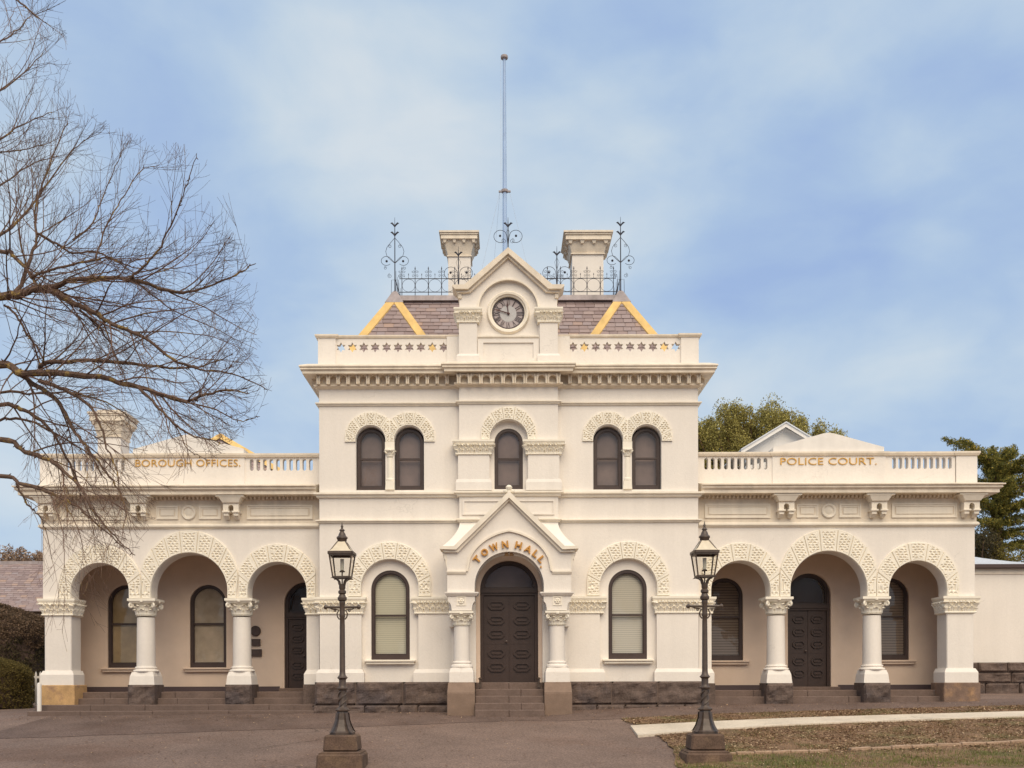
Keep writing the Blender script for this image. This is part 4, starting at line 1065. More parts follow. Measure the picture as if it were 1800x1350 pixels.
for sg in (-1, 1):
    # impost blocks
    a, c = sorted((sg*57.5*sP, sg*110*sP)); b = MB()
    b.sweep([(a+.04, YP + .45), (a+.04, YP - .01), (c-.04, YP - .01), (c-.04, YP + .45)], [(-.1, zP(1040.5)), (.09, zP(1041)), (.09, zP(1043)), (.04, zP(1047.5)), (-.1, zP(1047.5))])
    prof = [(57.5+3, 1047), (108, 1047), (108, 1056), (106.5, 1058), (104, 1060), (102.5, 1064), (101, 1073), (66, 1073), (65, 1064), (63.5, 1060), (61.5, 1058), (60.5, 1056)]
    b.plate([[(sg*d*sP, zP(p)) for d, p in prof]], YP - .02, YP + .44)
    im = obj('impost_block', b, M['wall'], pw)
    xc_ = sg*84.5*sP; z_ = zP(1056.5); e = 8*sP; b = MB().plate([rect(xc_ - e, xc_ + e, z_ - e, z_ + e), rect(xc_ - e*.78, xc_ + e*.78, z_ - e*.78, z_ + e*.78)], YP - .035, YP)
    for k in range(6):
        a_ = k*PI/3; b.lathe([(.028, YP), (.03, YP - .04), (.012, YP - .055), (.002, YP - .056)], xc_ + .045*math.cos(a_), 0, 8, 'y', z_ + .045*math.sin(a_))
    b.lathe([(.02, YP), (.02, YP - .06), (.002, YP - .07)], xc_, 0, 8, 'y', z_); obj('rosette', b, M['verm'], im)
    # columns
    yc = YP + .24; r0 = 14*sP; b = MB().lathe([(r0*1.03, zP(1163)), (r0*1.0, zP(1140)), (r0*.96, zP(1099))], xc_, yc, 28); cl = obj('column', b, M['wall'], TH, smooth=True)
    b = MB(); column_capital(b, xc_, yc, zP(1074), zP(1099.5), r0*.96, 21.5*sP); obj('capital', b, M['verm'], cl)
    b = MB(); b.lathe([(r0*1.03, zP(1162)), (r0*1.18, zP(1163)), (r0*1.2, zP(1165)), (r0*1.1, zP(1167)), (r0*1.38, zP(1169)), (r0*1.42, zP(1172)), (r0*1.35, zP(1174.5))], xc_, yc, 28)
    b.frustum(xc_, yc, zP(1182), zP(1174.2), 21.5*sP, 21.5*sP, 19*sP, 19*sP); b.box(xc_ - 21.5*sP, xc_ + 21.5*sP, yc - 21.5*sP, yc + 21.5*sP, zP(1199.5), zP(1182)); obj('base', b, M['wall'], cl, bevel=.008)
    b = MB(); hw = 24.2*sP; y0 = yc - 24*sP; z0, z1, z2 = GZ, zP(1218), zP(1199.3)
    b.hexa([(xc_ - hw, y0 - .20, z0), (xc_ + hw, y0 - .20, z0), (xc_ + hw, YB, z0), (xc_ - hw, YB, z0), (xc_ - hw, y0 - .20, z1), (xc_ + hw, y0 - .20, z1), (xc_ + hw, YB, z1), (xc_ - hw, YB, z1)])
    b.hexa([(xc_ - hw, y0 - .195, z1), (xc_ + hw, y0 - .195, z1), (xc_ + hw, YB, z1), (xc_ - hw, YB, z1), (xc_ - hw*.96, y0 + .02, z2), (xc_ + hw*.96, y0 + .02, z2), (xc_ + hw*.96, YB, z2), (xc_ - hw*.96, YB, z2)])
    obj('plinth', b, M['plinth'], cl, bevel=.012)
    # respond behind the column, boot scraper
    b = MB(); q = sorted((sg*60*sP, sg*104*sP)); b.box(q[0], q[1], YP + .62, YC + .0, zP(1199.6), zP(1070)); obj('pilaster', b, M['wall'], pw)
    b = MB(); xq = sg*52*sP; b.tube([(xq, YP + .3, zP(1204)), (xq, YP + .3, zP(1193))], .03, 6); b.lathe([(.045, zP(1194)), (.05, zP(1192.5)), (.02, zP(1190.5))], xq, YP + .3, 8); b.box(xq - .035, xq + .035, YP + .22, YP + .34, zP(1208), zP(1203)); obj('boot_scraper', b, M['lampiron'], TH)
# door in the bay wall, threshold and steps
yd = YC + .10; zf = Z(1199.5, yd); door(0, 50.8*S(yd), Z(986, yd), zf, yd, Z(1040, yd), 5)
b = MB().plate([archpoly(0, 58*sC, zC(976), zf - .02), archpoly(0, 51*sC, zC(985.5), zf - .03)], YC - .02, YC + .1); obj('door_surround', b, M['arcade'], TH)
hs = 60*sP
for i, (zt, y0) in enumerate(((zf, YC - .42), (zf - .165, YP + .10), (zf - .33, YP - .16), (zf - .50, YP - .42), (zf - .66, YP - .58))):
    b = MB(); w_ = hs; b.box(-w_, -.02 + (i % 2)*.3, y0, YB + .3, zt - .5, zt); b.box(-.015 + (i % 2)*.3, w_, y0 + .004, YB + .3, zt - .5, zt - .003); obj('step', b, M['step'], TH, bevel=.014)
# solid core so that no daylight passes behind the rooms
obj('core', MB().box(-HB + .31, HB - .31, .35, 5.4, GZ, zB(645)), M['dark'], TH)

# ------------------------------------------------------------------ slate roofs
def slates(b, o, ud, vd, wfun, H, cw=.30, ch=.155, seed=0):
    """courses of slates on a slope: o origin, ud along the eaves, vd up the slope; wfun(v) -> (u0,u1)"""
    rnd = random.Random(seed); o = Vector(o); ud = Vector(ud).normalized(); vd = Vector(vd).normalized(); nn = ud.cross(vd).normalized()
    r = 0; v = 0.0
    while v < H:
        v1 = min(v + ch, H); u0a, u1a = wfun(v); u0b, u1b = wfun(v1); u = u0a - cw*(r % 2)*.5 - rnd.random()*.03
        while u < u1a:
            w_ = cw*rnd.uniform(.86, 1.12); e = u + w_ - .013
            a0, a1 = max(u, u0a), min(e, u1a); c0, c1 = max(u, u0b), min(e, u1b)
            if a1 - a0 > .015:
                c0 = min(max(c0, a0 if u0b <= a0 else u0b), a1 if a1 < u1b else u1b); c1 = max(min(c1, u1b), c0 + .001)
                h0 = .022 + rnd.uniform(-.004, .006); h1 = .006
                P_ = lambda uu, vv, hh: tuple(o + ud*uu + vd*vv + nn*hh)
                jv = rnd.uniform(-.006, .004)
                b.add([P_(a0, v + jv, h0), P_(a1, v + jv, h0), P_(c1, v1 + .02, h1), P_(c0, v1 + .02, h1), P_(a0, v + jv, -.02), P_(a1, v + jv, -.02)], [(0, 1, 2, 3), (4, 5, 1, 0)])
            u += w_
        v += ch; r += 1
zE, zA, yA = 8.95, Z(516, 1.2), 1.2
rx = 3.10; hw = 1.56
for sg in (-1, 1):
    cx = sg*rx; b = MB()
    # hipped front triangle
    sl_ = math.hypot(yA - 0, zA - zE)
    slates(b, (cx - hw, 0.0, zE), (1, 0, 0), (0, yA, zA - zE), lambda v: (hw*v/sl_, 2*hw - hw*v/sl_), sl_ - .02, .25, .15, 5 + sg)
    # side slopes
    L_ = 5.5; s2 = math.hypot(hw, zA - zE)
    slates(b, (cx - hw, L_, zE), (0, -1, 0), (hw, 0, zA - zE), lambda v: (0, L_ - yA*v/s2), s2, .28, .15, 8 + sg)
    slates(b, (cx + hw, 0, zE), (0, 1, 0), (-hw, 0, zA - zE), lambda v: (yA*v/s2, L_), s2, .28, .15, 9 + sg)
    b.add([(cx-hw, 0, zE - .02), (cx+hw, 0, zE - .02), (cx, yA, zA - .02), (cx-hw, L_, zE - .02), (cx+hw, L_, zE - .02), (cx, L_, zA - .02)], [(0, 1, 2), (0, 2, 5, 3), (1, 4, 5, 2), (3, 5, 4)])
    rf = obj('roof', b, M['slate'], TH)
    def strip(p0, p1, n0, n1, w_, m_, nm, th=.03):
        """folded capping along a hip: wings of width w_ lying in the two slopes with directions n0,n1"""
        b = MB(); p0, p1 = Vector(p0), Vector(p1); n0, n1 = Vector(n0).normalized(), Vector(n1).normalized(); up = Vector((0, -.3, 1)).normalized()*th
        for n in (n0, n1):
            b.add([tuple(p0 + up), tuple(p1 + up), tuple(p1 + n*w_ + up), tuple(p0 + n*w_ + up)], [(0, 1, 2, 3)]); b.add([tuple(p0 + n*w_ + up), tuple(p1 + n*w_ + up), tuple(p1 + n*w_ - up), tuple(p0 + n*w_ - up)], [(0, 1, 2, 3)])
        return obj(nm, b, m_, rf)
    ap = Vector((cx, yA, zA)); 
    for q in (-1, 1):
        bl = Vector((cx + q*hw, 0, zE)); ed = (ap - bl).normalized()
        f = Vector((-q, 0, 0)); f = (f - ed*f.dot(ed)); g_ = Vector((0, 1, 0)); g_ = g_ - ed*g_.dot(ed)
        strip(bl, ap - ed*.36, f, g_, .205, M['hip'], 'hip_capping', .06)
    b = MB(); b.lathe([(.36, zA - .30), (.10, zA + .05), (.03, zA + .10)], cx, yA + .06, 4, rot=PI/4); obj('apex_flashing', b, M['lead'], rf)
    b = MB().box(cx - .07, cx + .07, yA + .2, L_, zA - .06, zA + .035); obj('ridge_flashing', b, M['lead'], rf)
# linking roof between the two
yr, zr = 1.62, Z(528, 1.62); b = MB(); s3 = math.hypot(yr - .1, zr - zE)
slates(b, (-3.1, .1, zE), (1, 0, 0), (0, yr - .1, zr - zE), lambda v: (0, 6.2), s3, .27, .15, 21)
b.add([(-3.1, .1, zE - .02), (3.1, .1, zE - .02), (3.1, yr, zr - .02), (-3.1, yr, zr - .02), (-3.1, 4, zE), (3.1, 4, zE)], [(0, 1, 2, 3), (3, 2, 5, 4)])
rf = obj('roof', b, M['slate'], TH)
b = MB().sweep([(-3.05, yr - .05), (3.05, yr - .05)], [(-.1, zr + .12), (.02, zr + .12), (.05, zr - .01), (.10, zr - .045), (-.1, zr - .05)]); obj('ridge_flashing', b, M['lead'], rf)

# ------------------------------------------------------------------ iron cresting and finials
def spiral(cx, cz, r0, r1, a0, turns, y, n=22):
    return [(cx + lerp(r0, r1, i/n)*math.cos(a0 + turns*2*PI*i/n), y, cz + lerp(r0, r1, i/n)*math.sin(a0 + turns*2*PI*i/n)) for i in range(n + 1)]
def leafpair(b, x, y, z, k):
    for q in (-1, 1):
        b.tube([(x, y, z - .08*k), (x + q*.03*k, y, z - .02*k), (x + q*.08*k, y, z + .03*k), (x + q*.12*k, y, z + .025*k)], [.01*k, .022*k, .026*k, .004], 5)
def ball(b, x, y, z, r): b.lathe([(.002, z - r), (r*.7, z - r*.7), (r, z), (r*.7, z + r*.7), (.002, z + r)], x, y, 8)
T = .007
def finial(name, x, y, z0, ztop, sc_, tall, parent):
    b = MB(); s = S(y)
    b.tube([(x, y, z0 - .15), (x, y, lerp(z0, ztop, .8)), (x, y, ztop)], [.017, .013, .004], 6)
    leafpair(b, x, y, ztop - 12*s, 1.0)
    if tall:
        leafpair(b, x, y, ztop - 28*s, 1.0)
        zt_, zb_ = ztop - 36*s, ztop - 80*s
        for q in (-1, 1):
            b.tube([(x, y, zt_), (x + q*7*s, y, zt_ - 8*s), (x + q*14*s, y, zt_ - 17*s), (x + q*16*s, y, zt_ - 24*s), (x + q*14*s, y, zt_ - 32*s), (x + q*8*s, y, zt_ - 38*s), (x + q*1*s, y, zb_)], T, 5)
            b.tube(spiral(x + q*9*s, zt_ - 15*s, 3.4*s, 1*s, 0 if q > 0 else PI, q*1.4, y), T*.8, 4)
            b.tube([(x, y, zb_)] + [(x + q*(15 + 9*math.cos(a))*s, y, zb_ + (3.5 + 8*math.sin(a))*s) for a in [R(150 - 24*i) for i in range(13)]], T, 5)
            ball(b, x + q*14.5*s, y, zb_ + 3*s, 2.2*s)
            b.tube(spiral(x + q*17*s, zb_ - 9*s, 3*s, 1*s, R(120), q*1.3, y), T*.8, 4)
            b.tube(spiral(x + q*9*s, zb_ - 23*s, 4*s, 1.2*s, R(90), -q*1.5, y), T*.8, 4); b.tube([(x + q*1*s, y, zb_ - 30*s), (x + q*6*s, y, zb_ - 30*s), (x + q*6.5*s, y, zb_ - 55*s)], T*.8, 4)
    else:
        zb_ = z0 + 8*s; zc_ = lerp(z0, ztop, .46)
        for q in (-1, 1):
            b.tube([(x, y, zb_)] + [(x + q*(13.5 + 11.5*math.cos(a))*s, y, zc_ + 11*math.sin(a)*s) for a in [R(175 - 23*i) for i in range(14)]], T, 5)
            ball(b, x + q*14*s, y, zc_ + 1*s, 2.2*s)
            b.tube(spiral(x + q*7*s, zc_ - 8*s, 4.5*s, 1.3*s, R(90), -q*1.5, y), T*.8, 4)
            b.tube([(x, y, z0 - 2*s), (x + q*4*s, y, z0 + 3*s), (x + q*5*s, y, z0 - 4*s)], T*.8, 4)
            b.tube([(x, y, ztop - 20*s), (x + q*4*s, y, ztop - 28*s), (x, y, ztop - 42*s)], T*.7, 4)
    return obj(name, b, M['iron'], parent)
for sg in (-1, 1):
    finial('finial', sg*rx, yA + .02, zA + .02, Z(381, yA), 1, True, TH)
yk = yr + .02; sk = S(yk)
for sg in (-1, 1): finial('finial', sg*86.5*sk, yk, Z(520, yk), Z(433, yk), 1, False, TH)
finial('finial', 0, YC + .1, Z(441, YC), Z(379, YC), 1, False, TH)
b = MB()
for p in (489.5, 513.2): b.tube([(-3.02, yk, Z(p, yk)), (3.02, yk, Z(p, yk))], .011, 5)
n = 17
for i in range(n):
    x = lerp(-2.95, 2.95, i/(n-1))
    if abs(x) < .9: continue
    b.tube([(x, yk, Z(523, yk)), (x, yk, Z(473, yk)), (x, yk, Z(468, yk))], [.011, .009, .003], 5); b.lathe([(.003, Z(474, yk)), (.018, Z(472.5, yk)), (.003, Z(468, yk))], x, yk, 6)
    for q in (-1, 1):
        b.tube(spiral(x + q*3.2*sk, Z(477, yk), 2.8*sk, .8*sk, PI/2 - q*1.2, -q*1.2, yk, 14), T*.7, 4); b.tube(spiral(x + q*3.0*sk, Z(484, yk), 2.6*sk, .8*sk, -PI/2, q*1.2, yk, 14), T*.7, 4)
for i in range(n - 1):
    x = lerp(-2.95, 2.95, (i + .5)/(n-1))
    if abs(x) < .9: continue
    b.tube([(x + 11.2*sk*math.cos(2*PI*k/24), yk, Z(501.4, yk) + 11.2*sk*math.sin(2*PI*k/24)) for k in range(25)], T*.85, 4)
    b.tube([(x, yk, Z(489.5, yk)), (x, yk, Z(481, yk))], [.008, .003], 4); b.lathe([(.003, Z(484, yk)), (.013, Z(483, yk)), (.003, Z(480, yk))], x, yk, 6)
obj('cresting', b, M['iron'], TH)
for sg in (-1, 1):
    # cresting running back along the side ridge
    b = MB(); x = sg*rx
    for dz in (.10, .46): b.tube([(x, yA + .2, zA + dz), (x, 5.3, zA + dz)], .011, 5)
    for i in range(12):
        y = yA + .3 + i*.4; b.tube([(x, y, zA), (x, y, zA + .75)], [.011, .004], 5)
        b.tube([(x, y + .2 + .17*math.cos(2*PI*k/16), zA + .28 + .17*math.sin(2*PI*k/16)) for k in range(17)], T*.85, 4)
    obj('cresting', b, M['iron'], TH)

# ------------------------------------------------------------------ chimneys
def chimney(px, y, hwS, hwC, ptop, pslab, pfas, pden, pneck, zbase, m_):
    s = S(y); x = WX(px, y); zz = lambda p: Z(p, y); ws, wc = hwS*s, hwC*s
    b = MB().box(x - ws, x + ws, y - ws, y + ws, zbase, zz(pneck)); c = obj('chimney', b, M['wall'], TH)
    b = MB(); b.box(x - wc*.62, x + wc*.62, y - wc*.62, y + wc*.62, zz(pslab), zz(ptop))
    for a0, a1, p0, p1 in ((1.0, 1.0, pslab, pslab + 3), (.95, .95, pslab + 3, pslab + 6), (.90, .92, pslab + 6, pfas)): b.frustum(x, y, zz(p1), zz(p0), wc*a1, wc*a1, wc*a0, wc*a0)
    b.frustum(x, y, zz(pden), zz(pfas), ws*1.12, ws*1.12, wc*.80, wc*.80); b.frustum(x, y, zz(pneck), zz(pden), ws*1.0, ws*1.0, ws*1.12, ws*1.12); b.box(x - ws*1.1, x + ws*1.1, y - ws*1.1, y + ws*1.1, zz(pneck + 1.5), zz(pneck - .5))
    for i in range(4):
        u = lerp(-.72, .72, i/3)*wc
        for ax in range(4):
            dx, dy = ((u, -1), (u, 1), (-1, u), (1, u))[ax]; cx_, cy_ = (x + dx, y + dy*wc*.80) if ax < 2 else (x + dx*wc*.80, y + dy)
            b.frustum(cx_, cy_, zz(pfas + 5.5), zz(pfas), wc*.05, wc*.05, wc*.095, wc*.08)
    obj('chimney_cap', b, m_, c)
chimney(810.5, 4.0, 19.5, 34.5, 415, 420, 433, 449, 458, 9.0, M['corn'])
chimney(1033, 3.6, 27, 42.5, 416.5, 424, 438, 450, 458, 9.0, M['corn'])
chimney(201, 3.2, 20, 33, 724, 730, 745, 762, 770, 4.5, M['corn'])
# small hipped slate roof behind the left parapet
yh = 3.5; ph = lambda px, py, y: (WX(px, y), y, Z(py, y))
A_ = Vector(ph(389, 764, yh + 1.6)); e0 = Vector(ph(262, 836, yh)); e1 = Vector(ph(512, 836, yh)); b = MB(); wd_ = (e1 - e0).length
vd_ = Vector((0, A_.y - e0.y, A_.z - e0.z)); fr_ = (A_.x - e0.x)/wd_
slates(b, e0, (1, 0, 0), vd_, lambda v: (v/vd_.length*(A_.x - e0.x), wd_ - v/vd_.length*(e1.x - A_.x)), vd_.length - .02, .27, .15, 33)
b.add([tuple(e0), tuple(e1), tuple(A_), (e0.x, e0.y + 4, e0.z), (e1.x, e1.y + 4, e1.z), (A_.x, A_.y + 1, A_.z)], [(0, 1, 2), (1, 4, 5, 2), (0, 2, 5, 3)])
rf = obj('roof', b, M['slate'], TH)
for e_ in (e0, e1):
    ed = (A_ - e_).normalized(); f = Vector((1 if e_ is e0 else -1, 0, 0)); f = f - ed*f.dot(ed); g_ = Vector((0, 1, 0)); g_ = g_ - ed*g_.dot(ed); b = MB(); up = Vector((0, -.04, .06))
    for n_ in (f.normalized(), g_.normalized()): b.add([tuple(e_ + up), tuple(A_ + up), tuple(A_ + n_*.2 + up), tuple(e_ + n_*.2 + up)], [(0, 1, 2, 3)])
    obj('hip_capping', b, M['hip'], rf)

# ================================================================== FLAGPOLE
yf = 5.6; xf = WX(889.5, yf); fp = thing('flagpole', 'tall pale grey blue flagpole rising behind the clock gable', 'flagpole', (xf, yf, 8.9))
s = S(yf); b = MB().lathe([(.075, 8.9), (.07, Z(440, yf)), (.059, Z(250, yf)), (.045, Z(104, yf))], xf, yf, 14); obj('pole', b, M['pole'], fp, smooth=True)
b = MB().lathe([(.05, Z(104.5, yf)), (.11, Z(103, yf)), (.12, Z(100.5, yf)), (.11, Z(98.5, yf)), (.05, Z(97, yf)), (.01, Z(96.6, yf))], xf, yf, 14); obj('truck', b, M['lead'], fp, smooth=True)
b = MB().lathe([(.075, Z(339, yf)), (.11, Z(338, yf)), (.11, Z(334, yf)), (.075, Z(333, yf))], xf, yf, 12); b.box(xf - .19, xf + .19, yf - .03, yf + .03, Z(338, yf), Z(335.5, yf)); obj('stay_band', b, M['lead'], fp)
for q, dx, dy in ((-1, -1.9, .5), (1, 1.9, .4), (-1, -.9, 3)):
    b = MB().tube([(xf + q*.15, yf, Z(336, yf)), (xf + dx, yf + dy, 9.2)], .0045, 4); obj('stay_wire', b, M['wire'], fp)
b = MB().tube([(xf - .11, yf - .02, Z(101, yf)), (xf - .12, yf - .1, Z(440, yf))], .006, 4); obj('halyard', b, M['wire'], fp)

# ================================================================== STREET LAMPS
def lamp(x, y, label, plinth=True):
    z0 = gz(x, y); zt = lambda p: Z(p, y) ; s = S(y)
    t = thing('street_lamp', label, 'street lamp', (x, y, z0), 'old gas lamps in front of the town hall')
    # numbers follow the left lamp of the photograph
    b = MB(); base = zt(1290)
    b.frustum(x, y, z0 - .15, zt(1322), .41, .41, .385, .385); b.frustum(x, y, zt(1322), zt(1318.5), .385, .385, .31, .31)
    b.frustum(x, y, zt(1318.5), base, .300, .300, .275, .275); obj('plinth', b, M['lampstone'], t, bevel=.03)
    b = MB(); prof = [(.225, 1290), (.225, 1286), (.20, 1284), (.155, 1276), (.115, 1264), (.10, 1252), (.095, 1250), (.125, 1249), (.13, 1246.5), (.095, 1244), (.075, 1242)]
    b.lathe([(r, zt(p)) for r, p in prof], x, y, 8, rot=PI/8)
    for k in range(4):
        a = k*PI/2 + PI/4; rows = [[(x + math.cos(a)*r*1.22 - math.sin(a)*w_*.03, y + math.sin(a)*r*1.22 + math.cos(a)*w_*.03, zt(p)) for w_ in (-1, 0, 1)] for r, p in prof[1:6]]
        b.grid(rows)
    obj('foot', b, M['lampiron'], t)
    b = MB(); prof = [(.075, 1242), (.068, 1240), (.066, 1213), (.10, 1211), (.105, 1209), (.07, 1206), (.066, 1204), (.066, 1194), (.085, 1192), (.105, 1190.5), (.085, 1188.5), (.062, 1186), (.055, 1180), (.050, 1100), (.046, 1085), (.058, 1083), (.05, 1079), (.05, 1062), (.06, 1060), (.055, 1056), (.085, 1054), (.09, 1050), (.065, 1047), (.06, 1045), (.05, 1044), (.075, 1042), (.075, 1038.5), (.05, 1036), (.062, 1033), (.062, 1026)]
    b.lathe([(r*.92, zt(p)) for r, p in prof], x, y, 16)
    for k in range(3):   # spiral ribs
        b.tube([(x + .068*math.cos(a), y + .068*math.sin(a), lerp(zt(1240), zt(1214), i/16)) for i in range(17) for a in [k*2*PI/3 + i*.28]], .012, 5)
    obj('post', b, M['lampiron'], t, smooth=True)
    b = MB(); zb = zt(1066.5); b.tube([(x - 28*s, y, zb), (x + 28*s, y, zb)], .022, 8)
    for q in (-1, 1):
        b.lathe([(.002, 0), (.035, 0)], 0, 0, 3) if False else None
        ball(b, x + q*29*s, y, zb, .04); b.tube([(x + q*29*s, y, zb), (x + q*32*s, y, zb)], [.03, .004], 6); b.tube([(x + q*20*s, y, zb), (x + q*21*s, y, zb)], .032, 8)
        b.tube([(x + q*.045, y, zt(1088)), (x + q*8*s, y, zt(1084)), (x + q*9.2*s, y, zt(1078)), (x + q*6*s, y, zt(1072)), (x + q*11*s, y, zt(1070.5)), (x + q*18*s, y, zt(1070)), (x + q*20*s, y, zt(1067))], .013, 5)
        b.tube(spiral(x + q*12.5*s, zt(1072.6), 2.2*s, .8*s, PI/2, -q*1.2, y, 12), .009, 4)
    obj('ladder_bar', b, M['lampiron'], t)
    # lantern
    zl, zh = zt(1014.5), zt(972.5); rl, rh = 14.2*s, 19.8*s
    b = MB()
    for sx in (-1, 1):
        for sy in (-1, 1): b.tube([(x + sx*rl, y + sy*rl, zl), (x + sx*rh, y + sy*rh, zh)], .016, 4); b.tube([(x + sx*rh, y + sy*rh, zh), (x + sx*7*s, y + sy*7*s, zt(952))], .013, 4)
    for z_, r_, th in ((zl, rl, .015), (zh, rh, .024), (zt(976), rh*.97, .014)):
        for q in (-1, 1): b.box(x - r_, x + r_, y + q*r_ - th, y + q*r_ + th, z_ - th, z_ + th); b.box(x + q*r_ - th, x + q*r_ + th, y - r_, y + r_, z_ - th, z_ + th)
    for k in range(4):      # scrolled cradle
        a = PI/4 + k*PI/2; c_, s_ = math.cos(a), math.sin(a)
        b.tube([(x + c_*.055, y + s_*.055, zt(1027)), (x + c_*.075, y + s_*.075, zt(1021)), (x + c_*.13, y + s_*.13, zt(1017)), (x + c_*rl*1.36, y + s_*rl*1.36, zt(1015.5)), (x + c_*rl*1.75, y + s_*rl*1.75, zt(1017))], [.02, .018, .016, .013, .003], 5)
    lt_ = obj('lantern', b, M['lampiron'], t)
    b = MB()
    for k in range(4):
        a = k*PI/2; R2 = lambda u, v: (x + u*math.cos(a) - v*math.sin(a), y + u*math.sin(a) + v*math.cos(a))
        b.add([(*R2(-rl, -rl), zl), (*R2(rl, -rl), zl), (*R2(rh, -rh), zh), (*R2(-rh, -rh), zh)], [(0, 1, 2, 3)])
    obj('glass', b, M['lampglass'], lt_)
    b = MB()
    for k in range(4):
        a = k*PI/2; R2 = lambda u, v: (x + u*math.cos(a) - v*math.sin(a), y + u*math.sin(a) + v*math.cos(a)); q = 7*s
        b.add([(*R2(-rh, -rh), zh + .02), (*R2(rh, -rh), zh + .02), (*R2(q, -q), zt(952)), (*R2(-q, -q), zt(952))], [(0, 1, 2, 3)])
    obj('roof', b, M['opal'], lt_)
    prof = [(7.0, 953), (8.0, 951), (8.5, 947), (10, 945.5), (9.6, 943.5), (7.6, 942), (6.5, 940.5), (6, 938), (4.2, 935), (3.2, 933), (5, 932), (4.4, 930.5), (2.4, 929), (1.6, 926.5), (2.6, 925.3), (2.2, 924), (1.2, 922), (.2, 916.5)]
    b = MB().lathe([(r*s, zt(p)) for r, p in prof], x, y, 14); obj('cowl', b, M['lampiron'], lt_, smooth=True)
    b = MB(); b.tube([(x, y, zt(1030)), (x, y, zt(1004))], .013, 6); b.lathe([(.045, zt(1005)), (.05, zt(1003.5)), (.03, zt(1002))], x, y, 10); obj('burner', b, M['lampiron'], lt_)
    b = MB(); b.lathe([(.03, zt(1001.5)), (.032, zt(992)), (.034, zt(982))], x, y, 10); obj('mantle_glass', b, M['mantle'], lt_, smooth=True)
    return t
M['opal'] = mat('opal_lantern_roof', (0.66, 0.58, 0.45), 0.5, var=0.1, vscale=8)
M['mantle'] = mat('frosted_mantle', (0.60, 0.57, 0.48), 0.4)
yl = -8.67
lamp(WX(602, yl), yl, 'black gas lamp on stone plinth standing on the asphalt before the left pier')
lamp(WX(1239.5, yl), yl + .02, 'black gas lamp on stone plinth standing in the leaf strewn lawn')
# the second lamp was measured a little higher up the slope than the first: both follow the ground below

# ================================================================== SMALL THINGS ON THE FACADE
yw = YV - .02; P_ = lambda px, py: (WX(px, yw), Z(py, yw)); s = S(yw)
x_, z_ = P_(449.5, 1108); b = MB().lathe([(9.2*s, yw + .02), (9.2*s, yw - .02), (8.4*s, yw - .03), (7.6*s, yw - .018), (.01, yw - .016)], x_, 0, 32, 'y', z_); tag(obj('plaque', b, M['bronze'], smooth=True, loc=(x_, yw, z_)), 'round dark bronze plaque, uppermost on the arcade wall', 'plaque', 'plaques on the arcade wall')
for p0, p1, q0, q1, lb in ((441, 458, 1122, 1134, 'small rectangular bronze plaque hanging below the round plaque'), (438, 460.5, 1140, 1152.5, 'wide rectangular bronze plaque, lowest of those on the arcade wall')):
    a, zt_ = P_(p0, q0); c, zb_ = P_(p1, q1); b = MB().box(a, c, yw - .025, yw + .02, zb_, zt_); b.plate([rect(a, c, zb_, zt_), rect(a + .02, c - .02, zb_ + .02, zt_ - .02)], yw - .035, yw - .02)
    tag(obj('plaque', b, M['bronze'], loc=((a + c)/2, yw, (zt_ + zb_)/2)), lb, 'plaque', 'plaques on the arcade wall')
yb_ = -.62; xb_ = WX(69, yb_); b = MB(); z0 = gz(xb_, yb_)
b.lathe([(.055, z0 - .1), (.055, Z(1201, yb_)), (.045, Z(1198.5, yb_)), (.01, Z(1197.5, yb_))], xb_, yb_, 14); tag(obj('bollard', b, M['white'], smooth=True, loc=(xb_, yb_, z0)), 'slim white post standing at the left end of the steps', 'post')

# ================================================================== BARE TREE ON THE LEFT
def px3(px, py, d):
    """a point at distance d in front of the camera seen at a photo position"""
    return Vector((XC + (px - CX)*d/F, d - D, ZC - (py - HZ)*d/F))
trng = random.Random(11)
def smooth_path(pts, n=4):
    out = []
    for i in range(len(pts) - 1):
        p0, p1, p2, p3 = pts[max(i-1, 0)], pts[i], pts[i+1], pts[min(i+2, len(pts)-1)]
        for k in range(n):
            t = k/n; out.append(0.5*((2*p1) + (p2 - p0)*t + (2*p0 - 5*p1 + 4*p2 - p3)*t*t + (3*p1 - p0 - 3*p2 + p3)*t**3))
    out.append(pts[-1]); return out
twigs = MB(); n_twig = [0]
CROWN = [(-50, 125), (150, 140), (205, 190), (235, 265), (262, 372), (330, 410), (420, 440), (470, 466), (600, 468), (690, 484), (745, 460), (800, 405), (880, 300), (985, 240), (1400, 90)]
def crown_edge(py):
    for (a, xa_), (c, xc_) in zip(CROWN, CROWN[1:]):
        if a <= py <= c: return lerp(xa_, xc_, (py - a)/(c - a))
    return 90
def inside_crown(p, jit=0):
    d = p.y + D; return CX + (p.x - XC)*F/d < crown_edge(HZ + (ZC - p.z)*F/d) - jit
def wob(v, k): return v + Vector((trng.gauss(0, k), trng.gauss(0, k), trng.gauss(0, k)))
